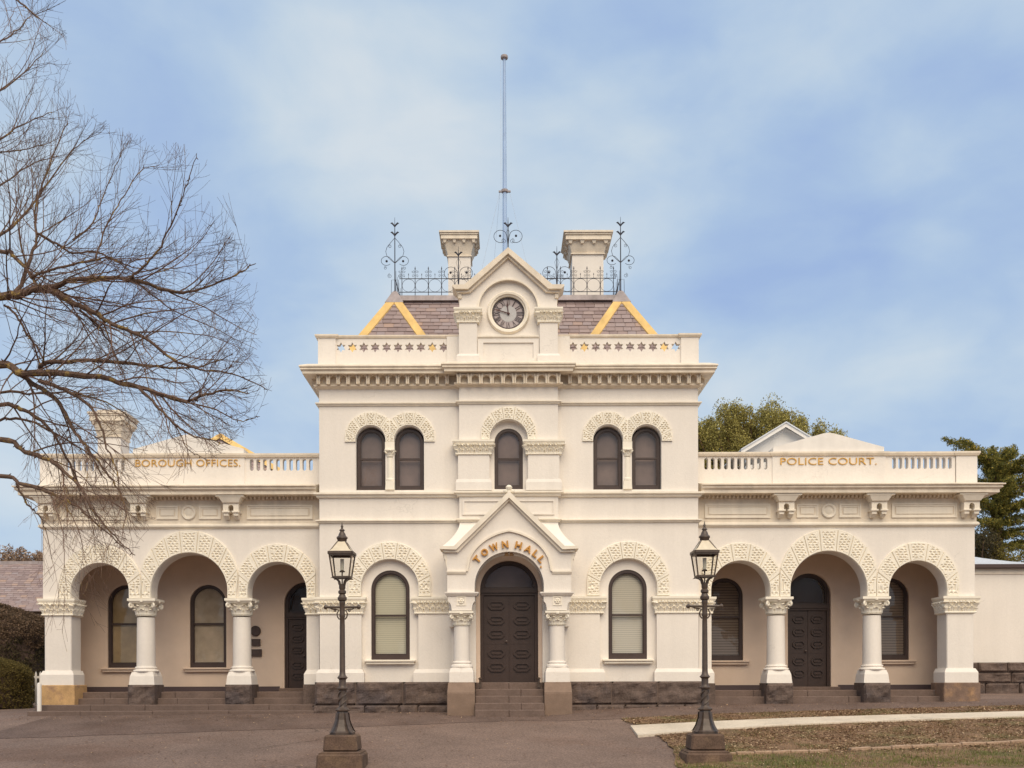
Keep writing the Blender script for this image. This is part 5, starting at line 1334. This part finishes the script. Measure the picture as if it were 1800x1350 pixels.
def grow(p, d, ln, r, lev, mb, up, jit=None):
    """one shoot with side shoots; up: how far it turns up (+) or hangs down (-)"""
    jit = abs(trng.gauss(0, 26)) if jit is None else jit
    n = max(3, int(ln/.15)); pts = [p.copy()]; rad = [r]; q = p.copy(); dd = d.normalized()
    for i in range(n):
        t = (i + 1)/n
        dd = wob(dd, .075 if lev < 2 else .085); dd.z += up*.10; dd.normalize(); q = q + dd*(ln/n)
        if not inside_crown(q, jit): break
        pts.append(q.copy()); rad.append(max(r*(1 - .78*t), .0020))
    n = len(pts) - 1
    if n < 1: return
    mb.tube(pts, rad, 5 if r > .012 else (4 if r > .006 else 3), cap=False); n_twig[0] += 1
    if lev >= 3: return
    k = {0: 9, 1: 8, 2: 5}[lev]
    for i in range(k):
        t = trng.uniform(.18, .97); j = min(int(t*n), n - 1); base = pts[j].lerp(pts[j+1], t*n - j)
        ax = (pts[j+1] - pts[j]).normalized(); side = ax.orthogonal(); side.rotate(Matrix.Rotation(trng.uniform(0, 2*PI), 3, ax)); side.y *= .75
        nd = (ax*trng.uniform(.62, .95) + side.normalized()*trng.uniform(.4, .8)); 
        grow(base, nd, ln*trng.uniform(.34, .62)*(1 - .35*t), max(rad[j]*.52, .0021), lev + 1, mb, up, jit*trng.uniform(.7, 1.2))
tree = thing('bare_tree', 'large leafless tree with lichen flecked branches reaching in from the left edge', 'tree', tuple(px3(-330, 1345, 16.5)))
tb = [px3(-330, 1350, 16.5), px3(-336, 1200, 16.5), px3(-326, 1000, 16.5), px3(-330, 820, 16.4), px3(-322, 620, 16.3), px3(-334, 420, 16.4), px3(-330, 200, 16.6), px3(-345, -40, 16.8)]
tb = smooth_path(tb, 5); b = MB(); n = len(tb); b.tube(tb, [max(.36*(1 - .8*(i/n)), .05) + (.16*math.exp(-i*.8)) for i in range(n)], 14); obj('trunk', b, M['bark'], tree, smooth=True)
limbs = [  # (pixel polyline, start distance, end distance, start radius, end radius, up)
 ([(-330, 720), (-160, 585), (0, 521), (31, 518), (62, 506), (98, 502), (140, 489), (228, 489), (311, 512), (353, 507), (415, 482), (452, 462)], 16.4, 15.2, .125, .006, .25),
 ([(62, 506), (98, 512), (124, 527), (171, 550), (207, 571), (254, 591), (306, 630), (353, 648), (410, 655), (470, 684)], 16.0, 14.6, .085, .006, -.05),
 ([(20, 518), (39, 498), (57, 451), (67, 412), (64, 373), (83, 306), (112, 232), (122, 214)], 16.0, 17.6, .055, .006, .8),
 ([(67, 408), (100, 425), (130, 443), (170, 440), (205, 456), (245, 470), (300, 470), (352, 462)], 16.6, 17.8, .035, .005, .45),
 ([(57, 485), (104, 469), (166, 456), (197, 452), (240, 480)], 16.0, 15.6, .035, .008, .3),
 ([(228, 489), (259, 461), (285, 430), (311, 373), (332, 321), (348, 268)], 15.6, 15.0, .032, .004, .7),
 ([(-330, 800), (-170, 690), (0, 640), (36, 653), (89, 653), (164, 660), (244, 678), (320, 703), (356, 694), (400, 684), (440, 690)], 16.4, 14.2, .135, .006, .15),
 ([(72, 645), (89, 634), (178, 633), (267, 642), (311, 646), (360, 640), (410, 622)], 15.8, 15.0, .06, .006, .4),
 ([(320, 703), (382, 720), (420, 738), (458, 731)], 14.6, 14.2, .02, .004, -.2),
 ([(27, 649), (67, 676), (107, 707), (129, 751), (156, 787), (187, 827), (213, 867), (222, 905)], 15.9, 15.0, .065, .008, -.6),
 ([(71, 667), (116, 684), (150, 705), (172, 731), (187, 778), (205, 822), (214, 866)], 15.6, 14.4, .05, .007, -.5),
 ([(-330, 830), (-150, 740), (0, 709), (44, 720), (80, 742), (107, 782), (133, 830), (150, 868)], 16.5, 16.2, .08, .010, -.5),
 ([(-330, 860), (-150, 780), (0, 769), (44, 791), (80, 804), (116, 827), (147, 862), (169, 902), (204, 942), (238, 974)], 16.5, 14.6, .085, .006, -.5),
 ([(-330, 900), (-150, 830), (0, 833), (40, 849), (84, 862), (129, 884), (178, 924), (222, 964)], 16.5, 15.0, .075, .006, -.5),
 ([(244, 678), (276, 711), (307, 742), (338, 764), (369, 771), (392, 779)], 14.9, 13.9, .038, .005, -.35),
 ([(300, 735), (318, 760), (329, 787), (352, 800)], 14.6, 14.0, .016, .004, -.4),
 ([(30, 848), (49, 884), (67, 902), (82, 930), (93, 985)], 16.3, 15.8, .028, .004, -.9),
 ([(142, 542), (170, 566), (191, 596), (209, 631)], 15.8, 16.4, .03, .008, -.1),
 ([(9, 533), (30, 552), (50, 585), (67, 608)], 16.0, 16.2, .028, .016, 0),
 ([(-330, 560), (-150, 470), (0, 440), (27, 449), (55, 480), (66, 500)], 16.4, 16.0, .07, .02, .3),
 ([(-330, 560), (-120, 450), (-10, 418), (40, 380), (80, 330), (130, 262), (170, 236)], 16.4, 18.5, .06, .005, .7),
 ([(130, 420), (165, 390), (185, 340), (210, 280), (222, 250)], 17.2, 18.0, .024, .004, .8),
 ([(170, 455), (188, 400), (215, 350), (250, 300), (278, 290)], 15.9, 16.8, .024, .004, .7),
 ([(-330, 420), (-150, 330), (-20, 258), (40, 218), (95, 195)], 16.5, 19.0, .06, .005, .5),
 ([(-330, 330), (-150, 230), (-20, 170), (40, 130), (78, 92)], 16.6, 19.5, .055, .005, .55),
 ([(-330, 250), (-150, 130), (-20, 80), (30, 55), (60, 20)], 16.7, 19.5, .05, .005, .5),
 ([(-330, 420), (-140, 370), (-10, 330), (50, 290), (110, 272)], 16.5, 19.0, .05, .005, .4),
 ([(-330, 120), (-140, 20), (0, -12), (40, 4), (68, 28), (98, 48)], 16.8, 14.5, .045, .004, -.3),
 ([(-330, 330), (-160, 290), (-30, 268), (40, 262), (98, 245)], 16.6, 18.5, .045, .005, .45),
 ([(-330, 880), (-160, 810), (-20, 742), (40, 735), (100, 760), (160, 800), (190, 850)], 16.5, 17.0, .06, .006, -.4),
 ([(-330, 860), (-160, 740), (0, 690), (60, 690), (130, 690), (200, 712), (240, 745)], 16.5, 17.0, .05, .006, .0),
]
for pl_, d0, d1, r0, r1, up in limbs:
    n = len(pl_); vis0 = next((i for i, p in enumerate(pl_) if p[0] > -40), 0)
    pts = [px3(p[0], p[1], lerp(d0, d1, i/(n-1))) for i, p in enumerate(pl_)]
    pts = smooth_path(pts, 5); m = len(pts); pts = [wob(p, .008) if 0 < i < m-1 else p for i, p in enumerate(pts)]
    rad = [max(lerp(r0*.70, r1, (i/(m-1))**.75)*trng.uniform(.9, 1.14), .003) for i in range(m)]
    b = MB().tube(pts, rad, 8)
    for i in range(1, m - 1):       # knobbly spurs
        if trng.random() < .6:
            d_ = Vector((trng.gauss(0, 1), trng.gauss(0, 1), trng.gauss(0, 1))).normalized(); q = pts[i].lerp(pts[i+1], trng.random()); b.tube([q, q + d_*(rad[i] + trng.uniform(.015, .05))], [rad[i]*.4 + .006, .005], 5)
    obj('branch', b, M['bark'], tree, smooth=True)
    seg = m - 1 - vis0*5; cnt = max(4, int(sum((pts[i+1] - pts[i]).length for i in range(vis0*5, m-1))*(6.3 if up > -.3 else 4.4)))
    for k in range(cnt):
        t = (k + trng.random())/cnt; i = min(vis0*5 + int(t*seg), m - 2); p = pts[i].lerp(pts[i+1], trng.random())
        ax = (pts[i+1] - pts[i]).normalized(); side = ax.orthogonal(); side.rotate(Matrix.Rotation(trng.uniform(0, 2*PI), 3, ax)); side.y *= .7
        d_ = ax*trng.uniform(.5, .95) + side.normalized()*trng.uniform(.35, .8) + Vector((.18, 0, .30*up + .1*trng.random()))
        big = trng.random()
        if rad[i] > .02 and big < .75: grow(p, d_, trng.uniform(.8, 2.2), min(rad[i]*.45, .015), 1, twigs, up*1.0)
        else: grow(p, d_, trng.uniform(.4, 1.4), min(rad[i]*.5, .007), 2, twigs, up*1.0)
    grow(pts[-1], pts[-1] - pts[-2], trng.uniform(.4, .8), r1, 2, twigs, up)
print('twig shoots', n_twig[0], len(twigs.f))
kind(obj('twigs', twigs, M['twig'], tree), 'stuff')

# ================================================================== FOLIAGE
def leaf_mat(name, stops, vs=1.5):
    m = island_ramp(mat(name, (0.1, 0.1, 0.05), 0.65, spec=.2), stops)
    nt = m.node_tree; N = nt.nodes; L = nt.links; b = N['Principled BSDF']; tr = N.new('ShaderNodeBsdfTranslucent'); mx = N.new('ShaderNodeMixShader'); mx.inputs[0].default_value = 0.38
    L.new(b.inputs['Base Color'].links[0].from_socket, tr.inputs[0]); L.new(b.outputs[0], mx.inputs[1]); L.new(tr.outputs[0], mx.inputs[2]); L.new(mx.outputs[0], N['Material Output'].inputs[0])
    return m
def leaves(b, rnd, c, r, n, sz, stretch=1.0, droop=0.0, squash=(1, 1, 1)):
    for _ in range(n):
        while True:
            v = Vector((rnd.uniform(-1, 1), rnd.uniform(-1, 1), rnd.uniform(-1, 1)))
            if v.length <= 1: break
        v = v.normalized()*(v.length**.6); p = Vector(c) + Vector((v.x*squash[0], v.y*squash[1], v.z*squash[2]))*r
        a = Vector((rnd.gauss(0, 1), rnd.gauss(0, 1), rnd.gauss(0, 1) - droop)).normalized(); u = a.orthogonal(); u.rotate(Matrix.Rotation(rnd.uniform(0, 6.28), 3, a)); u.normalize()
        l_ = sz*rnd.uniform(.7, 1.3)*stretch; w_ = sz*rnd.uniform(.3, .5); n_ = a.cross(u)*w_*.35
        b.add([tuple(p - a*l_*.5), tuple(p + u*w_ + n_), tuple(p + a*l_*.5), tuple(p - u*w_ + n_)], [(0, 1, 2), (0, 2, 3)])
def fol_tree(name, label, cat, m_leaf, base, clumps, leaf_n, sz, seed, stretch=1.3, droop=0.0, group=None, trunk_r=.2, squash=(1, 1, 1), limbs_=True):
    rnd = random.Random(seed); t = thing(name, label, cat, tuple(base), group); top = max(c[2] for c, r in clumps)
    cxm = sum(c[0] for c, r in clumps)/len(clumps); cym = sum(c[1] for c, r in clumps)/len(clumps)
    b = MB(); hub = Vector((lerp(base[0], cxm, .5), lerp(base[1], cym, .5), base[2] + (top - base[2])*.35))
    b.tube([base, Vector(base).lerp(hub, .5) + Vector((.05, 0, 0)), hub], [trunk_r*1.3, trunk_r, trunk_r*.8], 9)
    if limbs_:
        for c, r in clumps:
            cv = Vector(c); mid = hub.lerp(cv, .5) + Vector((rnd.uniform(-.2, .2), rnd.uniform(-.2, .2), .15)); b.tube([hub, mid, cv], [trunk_r*.45, trunk_r*.25, .015], 5)
    obj('trunk', b, M['bark'], t, smooth=True)
    b = MB()
    for c, r in clumps:
        leaves(b, rnd, c, r, int(leaf_n*r*r*.8), sz, stretch, droop, squash); leaves(b, rnd, c, r*1.55, int(leaf_n*r*r*.3), sz, stretch, droop, squash)
    obj('crown', b, m_leaf, t); return t
M['willow'] = leaf_mat('olive_foliage', [(0, (0.133, 0.107, 0.042)), (0.4, (0.298, 0.253, 0.084)), (0.75, (0.493, 0.432, 0.132)), (1, (0.774, 0.677, 0.237))])
M['cedar'] = leaf_mat('cedar_needles', [(0, (0.076, 0.081, 0.025)), (0.5, (0.194, 0.190, 0.048)), (0.85, (0.403, 0.337, 0.074)), (1, (0.701, 0.522, 0.123))])
M['hedge'] = leaf_mat('clipped_hedge_leaves', [(0, (0.083, 0.065, 0.023)), (0.5, (0.165, 0.129, 0.042)), (1, (0.297, 0.224, 0.074))])
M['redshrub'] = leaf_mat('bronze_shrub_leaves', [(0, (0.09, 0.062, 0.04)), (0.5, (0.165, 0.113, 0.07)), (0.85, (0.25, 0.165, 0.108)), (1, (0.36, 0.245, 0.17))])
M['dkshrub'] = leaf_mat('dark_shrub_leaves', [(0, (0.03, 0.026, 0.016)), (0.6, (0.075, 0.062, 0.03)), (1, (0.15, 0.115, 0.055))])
M['olive'] = leaf_mat('olive_shrub_leaves', [(0, (0.104, 0.090, 0.028)), (0.5, (0.208, 0.179, 0.046)), (1, (0.374, 0.290, 0.077))])

# broad olive tree behind the block on the right
yw_ = 25.0; rnd = random.Random(5); cl = []
prof = [(1150, 745), (1200, 738), (1235, 748), (1262, 728), (1292, 724), (1330, 730), (1362, 728), (1392, 736), (1420, 750), (1446, 766), (1462, 780)]
for (a, pa_), (c, pc_) in zip(prof, prof[1:]):
    for k in range(20):
        px = rnd.uniform(a, c); tp = lerp(pa_, pc_, (px - a)/(c - a)); py = tp + 15 + rnd.random()**1.2*105; d_ = rnd.uniform(-2.2, 2.2)
        cl.append(((WX(px, yw_), yw_ + d_, Z(py, yw_)), rnd.uniform(.30, .56)))
    for k in range(3):
        px = rnd.uniform(a, c); tp = lerp(pa_, pc_, (px - a)/(c - a)); cl.append(((WX(px, yw_), yw_ + rnd.uniform(-1.5, 1.5), Z(tp + rnd.uniform(4, 14), yw_)), rnd.uniform(.16, .3)))
fol_tree('olive_tree', 'broad olive green tree rising behind the police court wing', 'tree', M['willow'], (WX(1330, yw_), yw_, gz(WX(1330, yw_), yw_)), cl, 3300, .062, 6, 1.9, .5, trunk_r=.30, squash=(.85, 1, 1.2))

# cedar at the right edge: layered boughs
yc_ = 17.0; s = S(yc_); cx0 = WX(1752, yc_); base = (cx0, yc_, gz(cx0, yc_)); rnd = random.Random(9)
cd = thing('cedar_tree', 'dark cedar with spreading layered boughs at the right edge', 'tree', base)
b = MB().tube([base, (cx0 + .05, yc_, Z(980, yc_)), (cx0 - .05, yc_, Z(800, yc_))], [.35, .28, .06], 10); nb = MB(); bb = MB()
boughs = [((1745, 815), (1700, 790), (1662, 773)), ((1752, 850), (1770, 818), (1783, 788)), ((1755, 850), (1780, 822), (1801, 815)), ((1752, 868), (1785, 850), (1812, 832)), ((1752, 880), (1790, 858), (1830, 842)), ((1752, 900), (1790, 886), (1835, 878)), ((1750, 840), (1730, 812), (1722, 800)), ((1752, 905), (1725, 880), (1700, 868)), ((1752, 925), (1785, 912), (1830, 905)), ((1752, 935), (1720, 915), (1690, 905)), ((1750, 945), (1778, 935), (1812, 930)), ((1752, 890), (1735, 860), (1715, 842)), ((1752, 960), (1722, 945), (1690, 940)), ((1755, 965), (1790, 955), (1830, 950)), ((1752, 870), (1740, 836), (1735, 815)), ((1752, 915), (1765, 890), (1775, 872)), ((1752, 830), (1748, 805), (1744, 790))]
for q, pts in enumerate(boughs * 2):
    rep = q // len(boughs); dy = (0, -2.2, 2.2)[rep]*rnd.uniform(.5, 1.2); jit = 0 if rep == 0 else rnd.uniform(-8, 8)
    P3 = [Vector((WX(px + jit*i, yc_), yc_ + dy*i/2, Z(py + (6*rep)*i + (rnd.uniform(4, 16) if rep else 0)*i/2, yc_))) for i, (px, py) in enumerate(pts)]; P3 = smooth_path(P3, 5)
    bb.tube(P3, [lerp(.06, .008, i/(len(P3)-1)) for i in range(len(P3))], 5)
    L_ = len(P3)
    for i in range(1, L_):
        t = i/(L_-1); wdt = .55*(1 - t*.72)
        for k in range(13 if t < .85 else 6):
            off = Vector((rnd.gauss(0, wdt*.45), rnd.gauss(0, wdt*.6), -abs(rnd.gauss(0, .11*(1 - .5*t))) + .03)); c_ = P3[i] + off
            leaves(nb, rnd, c_, .10, 12, .05, 2.2, .3)
obj('trunk', b, M['bark'], cd, smooth=True); obj('bough', bb, M['bark'], cd); obj('needles', nb, M['cedar'], cd)

# shrubs above the annex roof
ys_ = 14.0
for k, (px, py, r, m_, lb, sd) in enumerate(((1722, 952, 1.05, 'dkshrub', 'dark plum shrub beside the pier behind the annex roof', 1), (1752, 968, .85, 'olive', 'olive shrub showing between the annex roof and the cedar', 2), (1792, 972, .9, 'olive', 'olive shrub at the right frame edge above the annex roof', 3))):
    rnd = random.Random(sd + 40); x = WX(px, ys_); z = Z(py, ys_); base = (x, ys_, gz(x, ys_)); cl = [((x + rnd.gauss(0, .3), ys_ + rnd.gauss(0, .4), z - rnd.uniform(0, 1.2)), rnd.uniform(.25, .5)*r) for _ in range(16)]
    fol_tree('shrub', lb, 'shrub', M[m_], base, cl, 1300, .07, sd + 70, 1.4, group='shrubs behind the annex', trunk_r=.07)

# ================================================================== NEIGHBOURS
# annex on the right
ya = 5.5; an = thing('annex', 'cream single storey annex with zinc roof and bluestone base beyond the right pier', 'building', (WX(1800, ya), ya, gz(12, ya)))
x0, x1 = WX(1690, ya), WX(2080, ya); b = MB().box(x0, x1, ya, ya + 6, Z(1170, ya), Z(1003, ya)); obj('wall', b, M['wall'], an)
b = MB(); mm = MB().box(x0, x1, ya - .06, ya + .1, gz(13, ya) - .3, Z(1167, ya)); rows_ = [Z(1226, ya) - .2, Z(1203.5, ya), Z(1185, ya), Z(1167, ya)]
for j in range(3):
    xq = x0 - random.random()*.5; k = 0
    while xq < x1:
        w_ = random.uniform(.75, 1.25); rough_block(b, xq, min(xq + w_ - .025, x1), ya - .12, ya, rows_[j] + .022, rows_[j+1], j*5 + k*1.7); xq += w_; k += 1
bs = obj('base_course', b, M['blue'], an); obj('mortar', mm, M['mortar'], bs)
b = MB().sweep([(x0, ya), (x1, ya)], [(-.05, Z(1000, ya)), (.05, Z(1000, ya)), (.05, Z(1008, ya)), (.03, Z(1012, ya)), (-.05, Z(1012, ya))]); obj('eaves_board', b, M['trim'], an)
b = MB(); b.box(x0, x1, ya - .22, ya - .04, Z(1002.5, ya), Z(995, ya)); obj('gutter', b, M['gutter'], an, bevel=.02)
b = MB(); rows = []; nx_ = 150
for j in range(2):
    r = []
    for i in range(nx_ + 1):
        u = i/nx_; x = lerp(x0, x1, u); yt = ya + 3.2; 
        if j == 0: r.append((x, ya - .2, Z(996, ya - .2) + .02*math.sin(u*nx_*1.26)))
        else: r.append((x, yt, Z(966 + (x - x0)/(x1 - x0)*58, yt) + .02*math.sin(u*nx_*1.26)))
    rows.append(r)
b.grid(rows); b.add([rows[0][0], rows[0][-1], rows[1][-1], rows[1][0]], [(3, 2, 1, 0)]) if False else None
obj('roof', b, M['corr'], an, smooth=True)
# white gabled house behind the right wing
yg = 14.0; P_ = lambda px, py, y=yg: (WX(px, y), y, Z(py, y)); gh = thing('gabled_house', 'white weatherboard gable rising behind the police court parapet', 'house', (WX(1378, yg), yg, gz(8, yg)))
g0 = gz(8, yg); xl, xr, xm = WX(1312, yg), WX(1450, yg), WX(1378.5, yg); ze, zt_ = Z(791, yg), Z(752, yg)
b = MB().plate([[(xl, g0), (xr, g0), (xr, ze), (xm, zt_), (xl, ze)]], yg, yg + .2); obj('wall', b, M['white'], gh)
for sg, xe in ((-1, WX(1300, yg)), (1, WX(1462, yg))):
    zee = Z(796, yg) if sg < 0 else Z(799, yg); zp_ = Z(748.5, yg)
    b = MB().hexa([(xm, yg - .35, zp_ - .16), (xe, yg - .35, zee - .16), (xe, yg - .30, zee - .16), (xm, yg - .30, zp_ - .16), (xm, yg - .35, zp_), (xe, yg - .35, zee), (xe, yg - .30, zee), (xm, yg - .30, zp_)]); obj('bargeboard', b, M['white'], gh)
    b = MB().hexa([(xm, yg - .40, zp_), (xe, yg - .40, zee), (xe, yg + 7, zee), (xm, yg + 7, zp_), (xm, yg - .40, zp_ + .05), (xe, yg - .40, zee + .05), (xe, yg + 7, zee + .05), (xm, yg + 7, zp_ + .05)]); obj('roof', b, M['corr'], gh)
b = MB(); rows = []
for j in range(2):
    rows.append([(lerp(WX(1322, yg - 3), WX(1500, yg - 3), i/90), yg - 3 + 2.6*j, lerp(Z(808, yg - 3), lerp(Z(798, yg - 3), Z(760, yg - 3), i/90), j) + .02*math.sin(i*1.9)) for i in range(91)])
b.grid(rows); obj('lean_to_roof', b, M['corr'], gh, smooth=True)
# slate roofed house on the left
yq = 24.0; sh = thing('slate_house', 'long house with plain purple slate roof behind the shrubs on the left', 'house', (WX(20, yq), yq, gz(-22, yq)))
x0, x1 = WX(-330, yq), WX(96, yq); zr_, ze = Z(987, yq + 2.6), Z(1072, yq); b = MB(); vd_ = Vector((0, 2.6, zr_ - ze)); slates(b, (x0, yq, ze), (1, 0, 0), vd_, lambda v: (0, x1 - x0), vd_.length, .34, .15, 77)
b.add([(x0, yq, ze - .02), (x1, yq, ze - .02), (x1, yq + 2.6, zr_ - .02), (x0, yq + 2.6, zr_ - .02), (x0, yq + 5.2, ze), (x1, yq + 5.2, ze)], [(0, 1, 2, 3), (3, 2, 5, 4)]); obj('roof', b, M['slate'], sh)
b = MB().box(x0, x1, yq + 2.5, yq + 2.72, zr_ - .08, zr_ + .08); obj('ridge_flashing', b, M['lead'], sh)
b = MB().box(x0 + .2, x1 - .2, yq + .3, yq + 4.9, gz(-22, yq), ze + .1); obj('wall', b, M['plinth'], sh)
# bare and brown small trees behind it
M['brownleaf'] = leaf_mat('brown_twigs', [(0, (0.192, 0.128, 0.088)), (0.6, (0.384, 0.264, 0.184)), (1, (0.608, 0.448, 0.320))])
for k, (px, py, wd_, lb) in enumerate(((34, 970, 26, 'leafless pale brown tree showing over the slate house ridge'), (76, 976, 13, 'darker brown tree beside the pier above the slate house ridge'))):
    yt = 34.0; rnd = random.Random(k + 90); x = WX(px, yt); base = (x, yt, gz(x, yt)); t = thing('small_tree', lb, 'tree', base, 'trees behind the slate house'); b = MB(); b.tube([base, (x, yt, Z(1010, yt))], [.25, .12], 7); tw = MB()
    for i in range(90 if k == 0 else 50):
        p = Vector((x, yt, Z(1015, yt))); tx = px + rnd.gauss(0, wd_*.75); q = Vector((WX(tx, yt), yt + rnd.gauss(0, .7), Z(py + abs(tx - px)*.5 + rnd.uniform(-6, 25), yt))); m = p.lerp(q, .5) + Vector((0, 0, .2)); tw.tube([p, m, q], [.035, .02, .006], 3)
        leaves(tw, rnd, q, .28, 26 if k == 0 else 45, .10, 2.2, 0)
    obj('trunk', b, M['bark'], t); obj('crown', tw, M['brownleaf'], t)
# big bronze shrub and clipped hedge on the left
def rounded_mass(name, label, m_, px0, px1, pt, y, depth, n, sz, seed, amp, mats=None, group=None, pbot=None):
    rnd = random.Random(seed); x0, x1 = WX(px0, y), WX(px1, y); z0 = gz(x1, y); z1 = Z(pt, y); cx_, hw_ = (x0 + x1)/2, (x1 - x0)/2; t = thing(name, label, name.split('_')[-1], (cx_, y, z0), group)
    lo, hi = MB(), MB(); core = MB(); core.lathe([(.3, z0), (.86, z0 + .05), (.9, lerp(z0, z1, .6)), (.75, lerp(z0, z1, .84)), (.3, lerp(z0, z1, .93))], 0, 0, 18); core.v = [(cx_ + v[0]*hw_, y + v[1]*depth, v[2]) for v in core.v]
    for _ in range(n):
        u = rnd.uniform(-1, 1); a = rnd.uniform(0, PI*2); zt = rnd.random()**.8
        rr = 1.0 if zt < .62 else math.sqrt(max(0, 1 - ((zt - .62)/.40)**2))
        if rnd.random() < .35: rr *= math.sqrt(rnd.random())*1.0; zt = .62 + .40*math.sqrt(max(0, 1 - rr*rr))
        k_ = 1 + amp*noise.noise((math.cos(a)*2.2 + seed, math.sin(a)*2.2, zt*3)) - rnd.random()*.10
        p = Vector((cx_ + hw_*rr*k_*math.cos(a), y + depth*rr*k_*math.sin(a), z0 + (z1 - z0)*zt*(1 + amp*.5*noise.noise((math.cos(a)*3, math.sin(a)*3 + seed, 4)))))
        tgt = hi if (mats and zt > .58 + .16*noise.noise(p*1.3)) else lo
        leaves(tgt, rnd, p, sz*1.3, 4, sz, 1.5)
    obj('foliage_core', core, M['dark'], t, smooth=True); obj('foliage', lo, m_, t)  # solid dark core fills the leaf mass; no separate stems are modelled
    if mats: obj('new_growth', hi, mats, t)
    return t
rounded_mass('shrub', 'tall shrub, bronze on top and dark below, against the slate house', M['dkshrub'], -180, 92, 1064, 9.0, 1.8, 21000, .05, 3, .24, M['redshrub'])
rounded_mass('clipped_hedge', 'rounded clipped olive hedge at the left edge beside the path', M['hedge'], -150, 56, 1153, 4.2, 1.1, 16000, .034, 8, .05)
# white gate panel between hedge and pier
yg_ = 5.2; x0, x1 = WX(53, yg_), WX(86, yg_); z0 = gz(x0, yg_); gt = thing('picket_gate', 'small white picket gate between the hedge and the pier', 'gate', (x0, yg_, z0)); s = S(yg_)
for i in range(5):
    x = lerp(x0 + .04, x1, i/4); b = MB().plate([[(x - .03, z0 + .06), (x + .03, z0 + .06), (x + .03, Z(1182, yg_)), (x, Z(1178, yg_)), (x - .03, Z(1182, yg_))]], yg_, yg_ + .02); obj('picket', b, M['white'], gt)
for p in (1188, 1210): b = MB().box(x0, x1, yg_ + .021, yg_ + .06, Z(p, yg_) - .035, Z(p, yg_) + .035); obj('rail', b, M['white'], gt)
b = MB().box(x0 - .09, x0, yg_ - .03, yg_ + .08, z0 - .2, Z(1174, yg_)); obj('post', b, M['white'], gt)
pts = [gpt(-60, 1242), gpt(20, 1238), gpt(62, 1232)]; b = MB()
for (a, c) in zip(pts, pts[1:]):
    z_ = gz(*a); b.hexa([(a[0], a[1], z_ - .2), (c[0], c[1], z_ - .2), (c[0], c[1] + .12, z_ - .2), (a[0], a[1] + .12, z_ - .2), (a[0], a[1], z_ + .09), (c[0], c[1], z_ + .09), (c[0], c[1] + .12, z_ + .09), (a[0], a[1] + .12, z_ + .09)])
kind(obj('kerb', b, M['kerb']), 'structure')

# unseen bare trees added across the road so that the panes mirror something
M['addedtwig'] = leaf_mat('added_tree_twigs', [(0, (0.05, 0.036, 0.028)), (1, (0.14, 0.10, 0.075))])
for k, (x, h) in enumerate(((-25, 13), (-9, 15), (7, 12.5), (21, 16))):
    y = -60 + 4*(k % 2); rnd = random.Random(300 + k); base = (x, y, gz(x, y)); cl = [((x + rnd.gauss(0, 3), y + rnd.gauss(0, 2), base[2] + rnd.uniform(.35, 1)*h), rnd.uniform(.8, 1.7)) for _ in range(26)]
    fol_tree('added_reflection_tree', ('unseen bare tree added opposite the left wing for the panes to mirror', 'unseen tall bare tree added opposite the left lamp for the panes to mirror', 'unseen bare tree added opposite the entrance for the panes to mirror', 'unseen tallest bare tree added opposite the right wing for the panes to mirror')[k], 'tree', M['addedtwig'], base, cl, 70, .42, 310 + k, 2.6, group='unseen trees added for the window reflections', trunk_r=.3)
